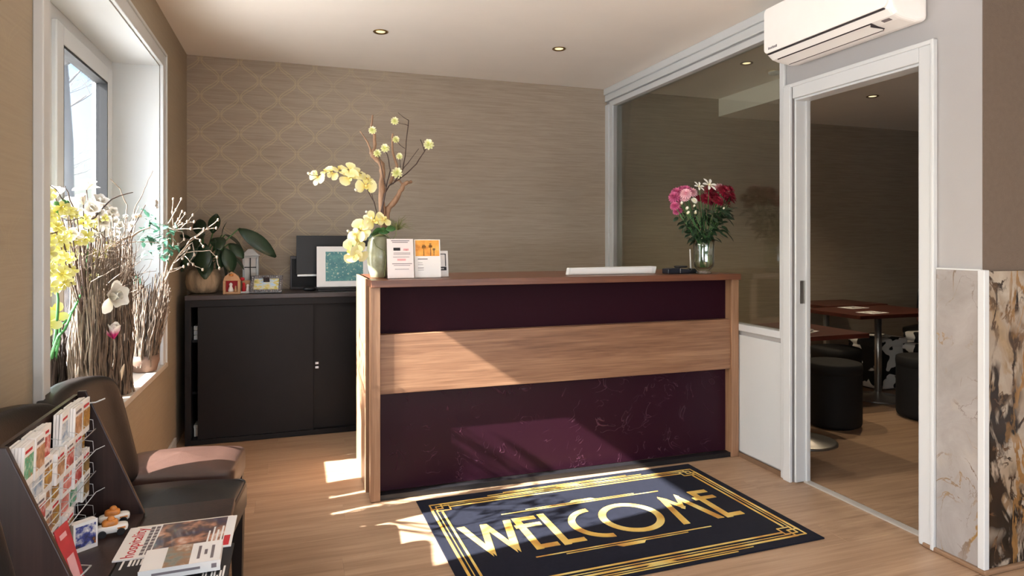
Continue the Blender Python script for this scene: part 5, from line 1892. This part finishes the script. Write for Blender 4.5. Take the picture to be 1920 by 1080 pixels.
# ------------------------------------------------------------------ recessed spotlights
def downlight(x, y, z, label, e):
    t = thing('downlight', label, 'ceiling light', (x, y, z), 0, None)
    MB().lathe([(.030, .0), (.046, -.001), (.047, -.004), (.044, -.006), (.032, -.004), (.030, -.001)], 28, (0, 0, 0), cap=False).build('ring', M['brass'], t, world=False, smooth=True)
    MB().lathe([(.001, -.0015), (.029, -.0015)], 24, (0, 0, 0), cap=False).build('lamp_face', M['bulb'], t, world=False)
    l = bpy.data.lights.new('spot_lamp', 'SPOT')
    l.energy, l.color, l.spot_size, l.spot_blend, l.shadow_soft_size = e, (1, .80, .55), R(110), .9, .03
    o = bpy.data.objects.new('lamp', l)
    COL.objects.link(o)
    o.parent = t
    o.location = (0, 0, -.012)
    return t


downlight(.515, 4.132, ZC - .0005, 'brass ringed recessed spotlight in the reception ceiling, on the left', 6)
downlight(1.722, 4.106, ZC - .0005, 'brass ringed recessed spotlight in the reception ceiling, on the right', 6)
downlight(3.18, 3.992, ZC - .0005, 'recessed spotlight in the ceiling behind the interior glass', 42)
downlight(4.37, 3.97, 2.4745, 'recessed spotlight in the lowered ceiling seen through the doorway', 44)
dt = thing('smoke_detector', 'small white detector on the ceiling behind the interior glass', 'smoke detector', (3.555, 4.136, ZC - .0005))
MB().lathe([(.001, -.022), (.03, -.022), (.042, -.014), (.045, -.006), (.045, 0)], 24, (0, 0, 0), cap=False).build('body', M['white'], dt, world=False, smooth=True)
MB().lathe([(.001, -.026), (.018, -.026), (.02, -.022)], 18, (0, 0, 0), cap=False).build('cap', M['white'], dt, world=False)


# ------------------------------------------------------------------ dining room
def table(x, y, sx, sy, label, px=0.0):
    t = thing('dining_table', label, 'table', (x, y, .0005), 0, None)
    MB().box(-sx / 2, sx / 2, -sy / 2, sy / 2, .712, .742).build('table_top', M['dark_red_wood'], t, world=False, bevel=.004)
    MB().lathe([(.21, 0), (.21, .008), (.19, .016), (.05, .035), (.03, .06)], 36, (px, 0, 0)).build('base', M['alu'], t, world=False, smooth=True)
    MB().lathe([(.028, .05), (.028, .70)], 20, (px, 0, 0)).build('pedestal', M['alu'], t, world=False, smooth=True)
    MB().box(px - .14, px + .14, -.14, .14, .70, .712).build('top_plate', M['black'], t, world=False)
    return t


table(3.05, 3.42, .70, .62, 'dark red dining table nearest the doorway, its disc foot by the jamb', .12)
table(4.60, 4.16, .95, .60, 'dark red dining table in the middle of the doorway view, laid with two settings', .04)
table(4.82, 4.78, .70, .50, 'dark red dining table along the far wall, left of the laid table', -.12)
table(4.86, 3.36, .80, .60, 'dark red dining table at the right edge of the doorway view', .12)


def pouffe(x, y, label, m_, square=False, h=.46, r=.185, group=None):
    t = thing('pouffe', label, 'stool', (x, y, .0005), 0, group)
    e2 = .35 if square else .95
    MB().superq((0, 0, h * .5 - .02), (r, r, h * .5 - .03), .12, e2, 36, 16).build('body', M[m_], t, world=False, smooth=True)
    MB().superq((0, 0, h - .045), (r + .003, r + .003, .045), .3, e2, 36, 10).build('seat_pad', M[m_], t, world=False, smooth=True)
    MB().lathe([(r * .8, 0), (r * .85, .015)], 24).build('foot_ring', M['black'], t, world=False)
    return t


pouffe(3.66, 3.66, 'black round pouffe in front, beside the disc foot of the nearest table', 'pouffe')
pouffe(4.18, 4.15, 'black round pouffe behind the front one, under the laid table', 'pouffe')
pouffe(4.47, 3.60, 'black round pouffe at the right edge of the doorway view', 'pouffe')
pouffe(5.03, 4.52, 'black and white cow print stool left of the chrome pedestal', 'cow', True)
pouffe(5.06, 3.98, 'black and white cow print stool behind the right-hand black pouffe', 'cow', True)
pouffe(5.45, 4.30, 'farthest cow print stool, half hidden by the right door casing', 'cow', True, .50)


def setting(x, y, rz, label, cup=False):
    t = thing('place_setting', label, 'tableware', (x, y, .7430), rz)
    MB().box(-.10, .10, -.075, .075, 0, .003).build('napkin', M['paper'], t, world=False, bevel=.001)
    MB().box(-.06, .06, -.045, -.033, .003, .006).build('knife', M['chrome'], t, world=False, bevel=.001)
    MB().box(-.06, .05, .020, .030, .003, .006).build('fork', M['chrome'], t, world=False, bevel=.001)
    if cup:
        MB().lathe([(.02, .004), (.065, .010), (.068, .014), (.02, .008)], 24, (.02, 0, 0)).build('saucer', M['ceramic'], t, world=False, smooth=True)
        MB().lathe([(.018, .010), (.024, .012), (.036, .04), (.040, .062), (.036, .062), (.02, .02)], 24, (.02, 0, 0)).build('cup', M['ceramic'], t, world=False, smooth=True)
    return t


setting(4.57, 4.35, .1, 'farther napkin with cutlery on the laid dining table')
setting(4.40, 4.00, .15, 'nearer napkin with cutlery on the laid dining table')
setting(3.04, 3.30, .4, 'white cup and saucer on a napkin on the nearest dining table', True)
ch = thing('dining_chair', 'dark chair with a solid back beyond the right end of the laid table', 'chair', (5.95, 4.72, 0), R(200))
MB().superq((0, 0, .44), (.21, .21, .035), .3, .3, 28, 12).build('seat', M['black'], ch, world=False, smooth=True)
MB().superq((-.21, 0, .66), (.022, .21, .20), .3, .35, 28, 14, lambda p: (p.x - .12 * (p.z + .2), p.y, p.z)).build('backrest', M['black'], ch, world=False, smooth=True)
for sx in (-.17, .17):
    for sy in (-.17, .17):
        MB().tube([(sx, sy, .42), (sx * 1.08, sy * 1.08, 0.002)], .017, 8, .012).build('leg', M['leg_wood'], ch, world=False)
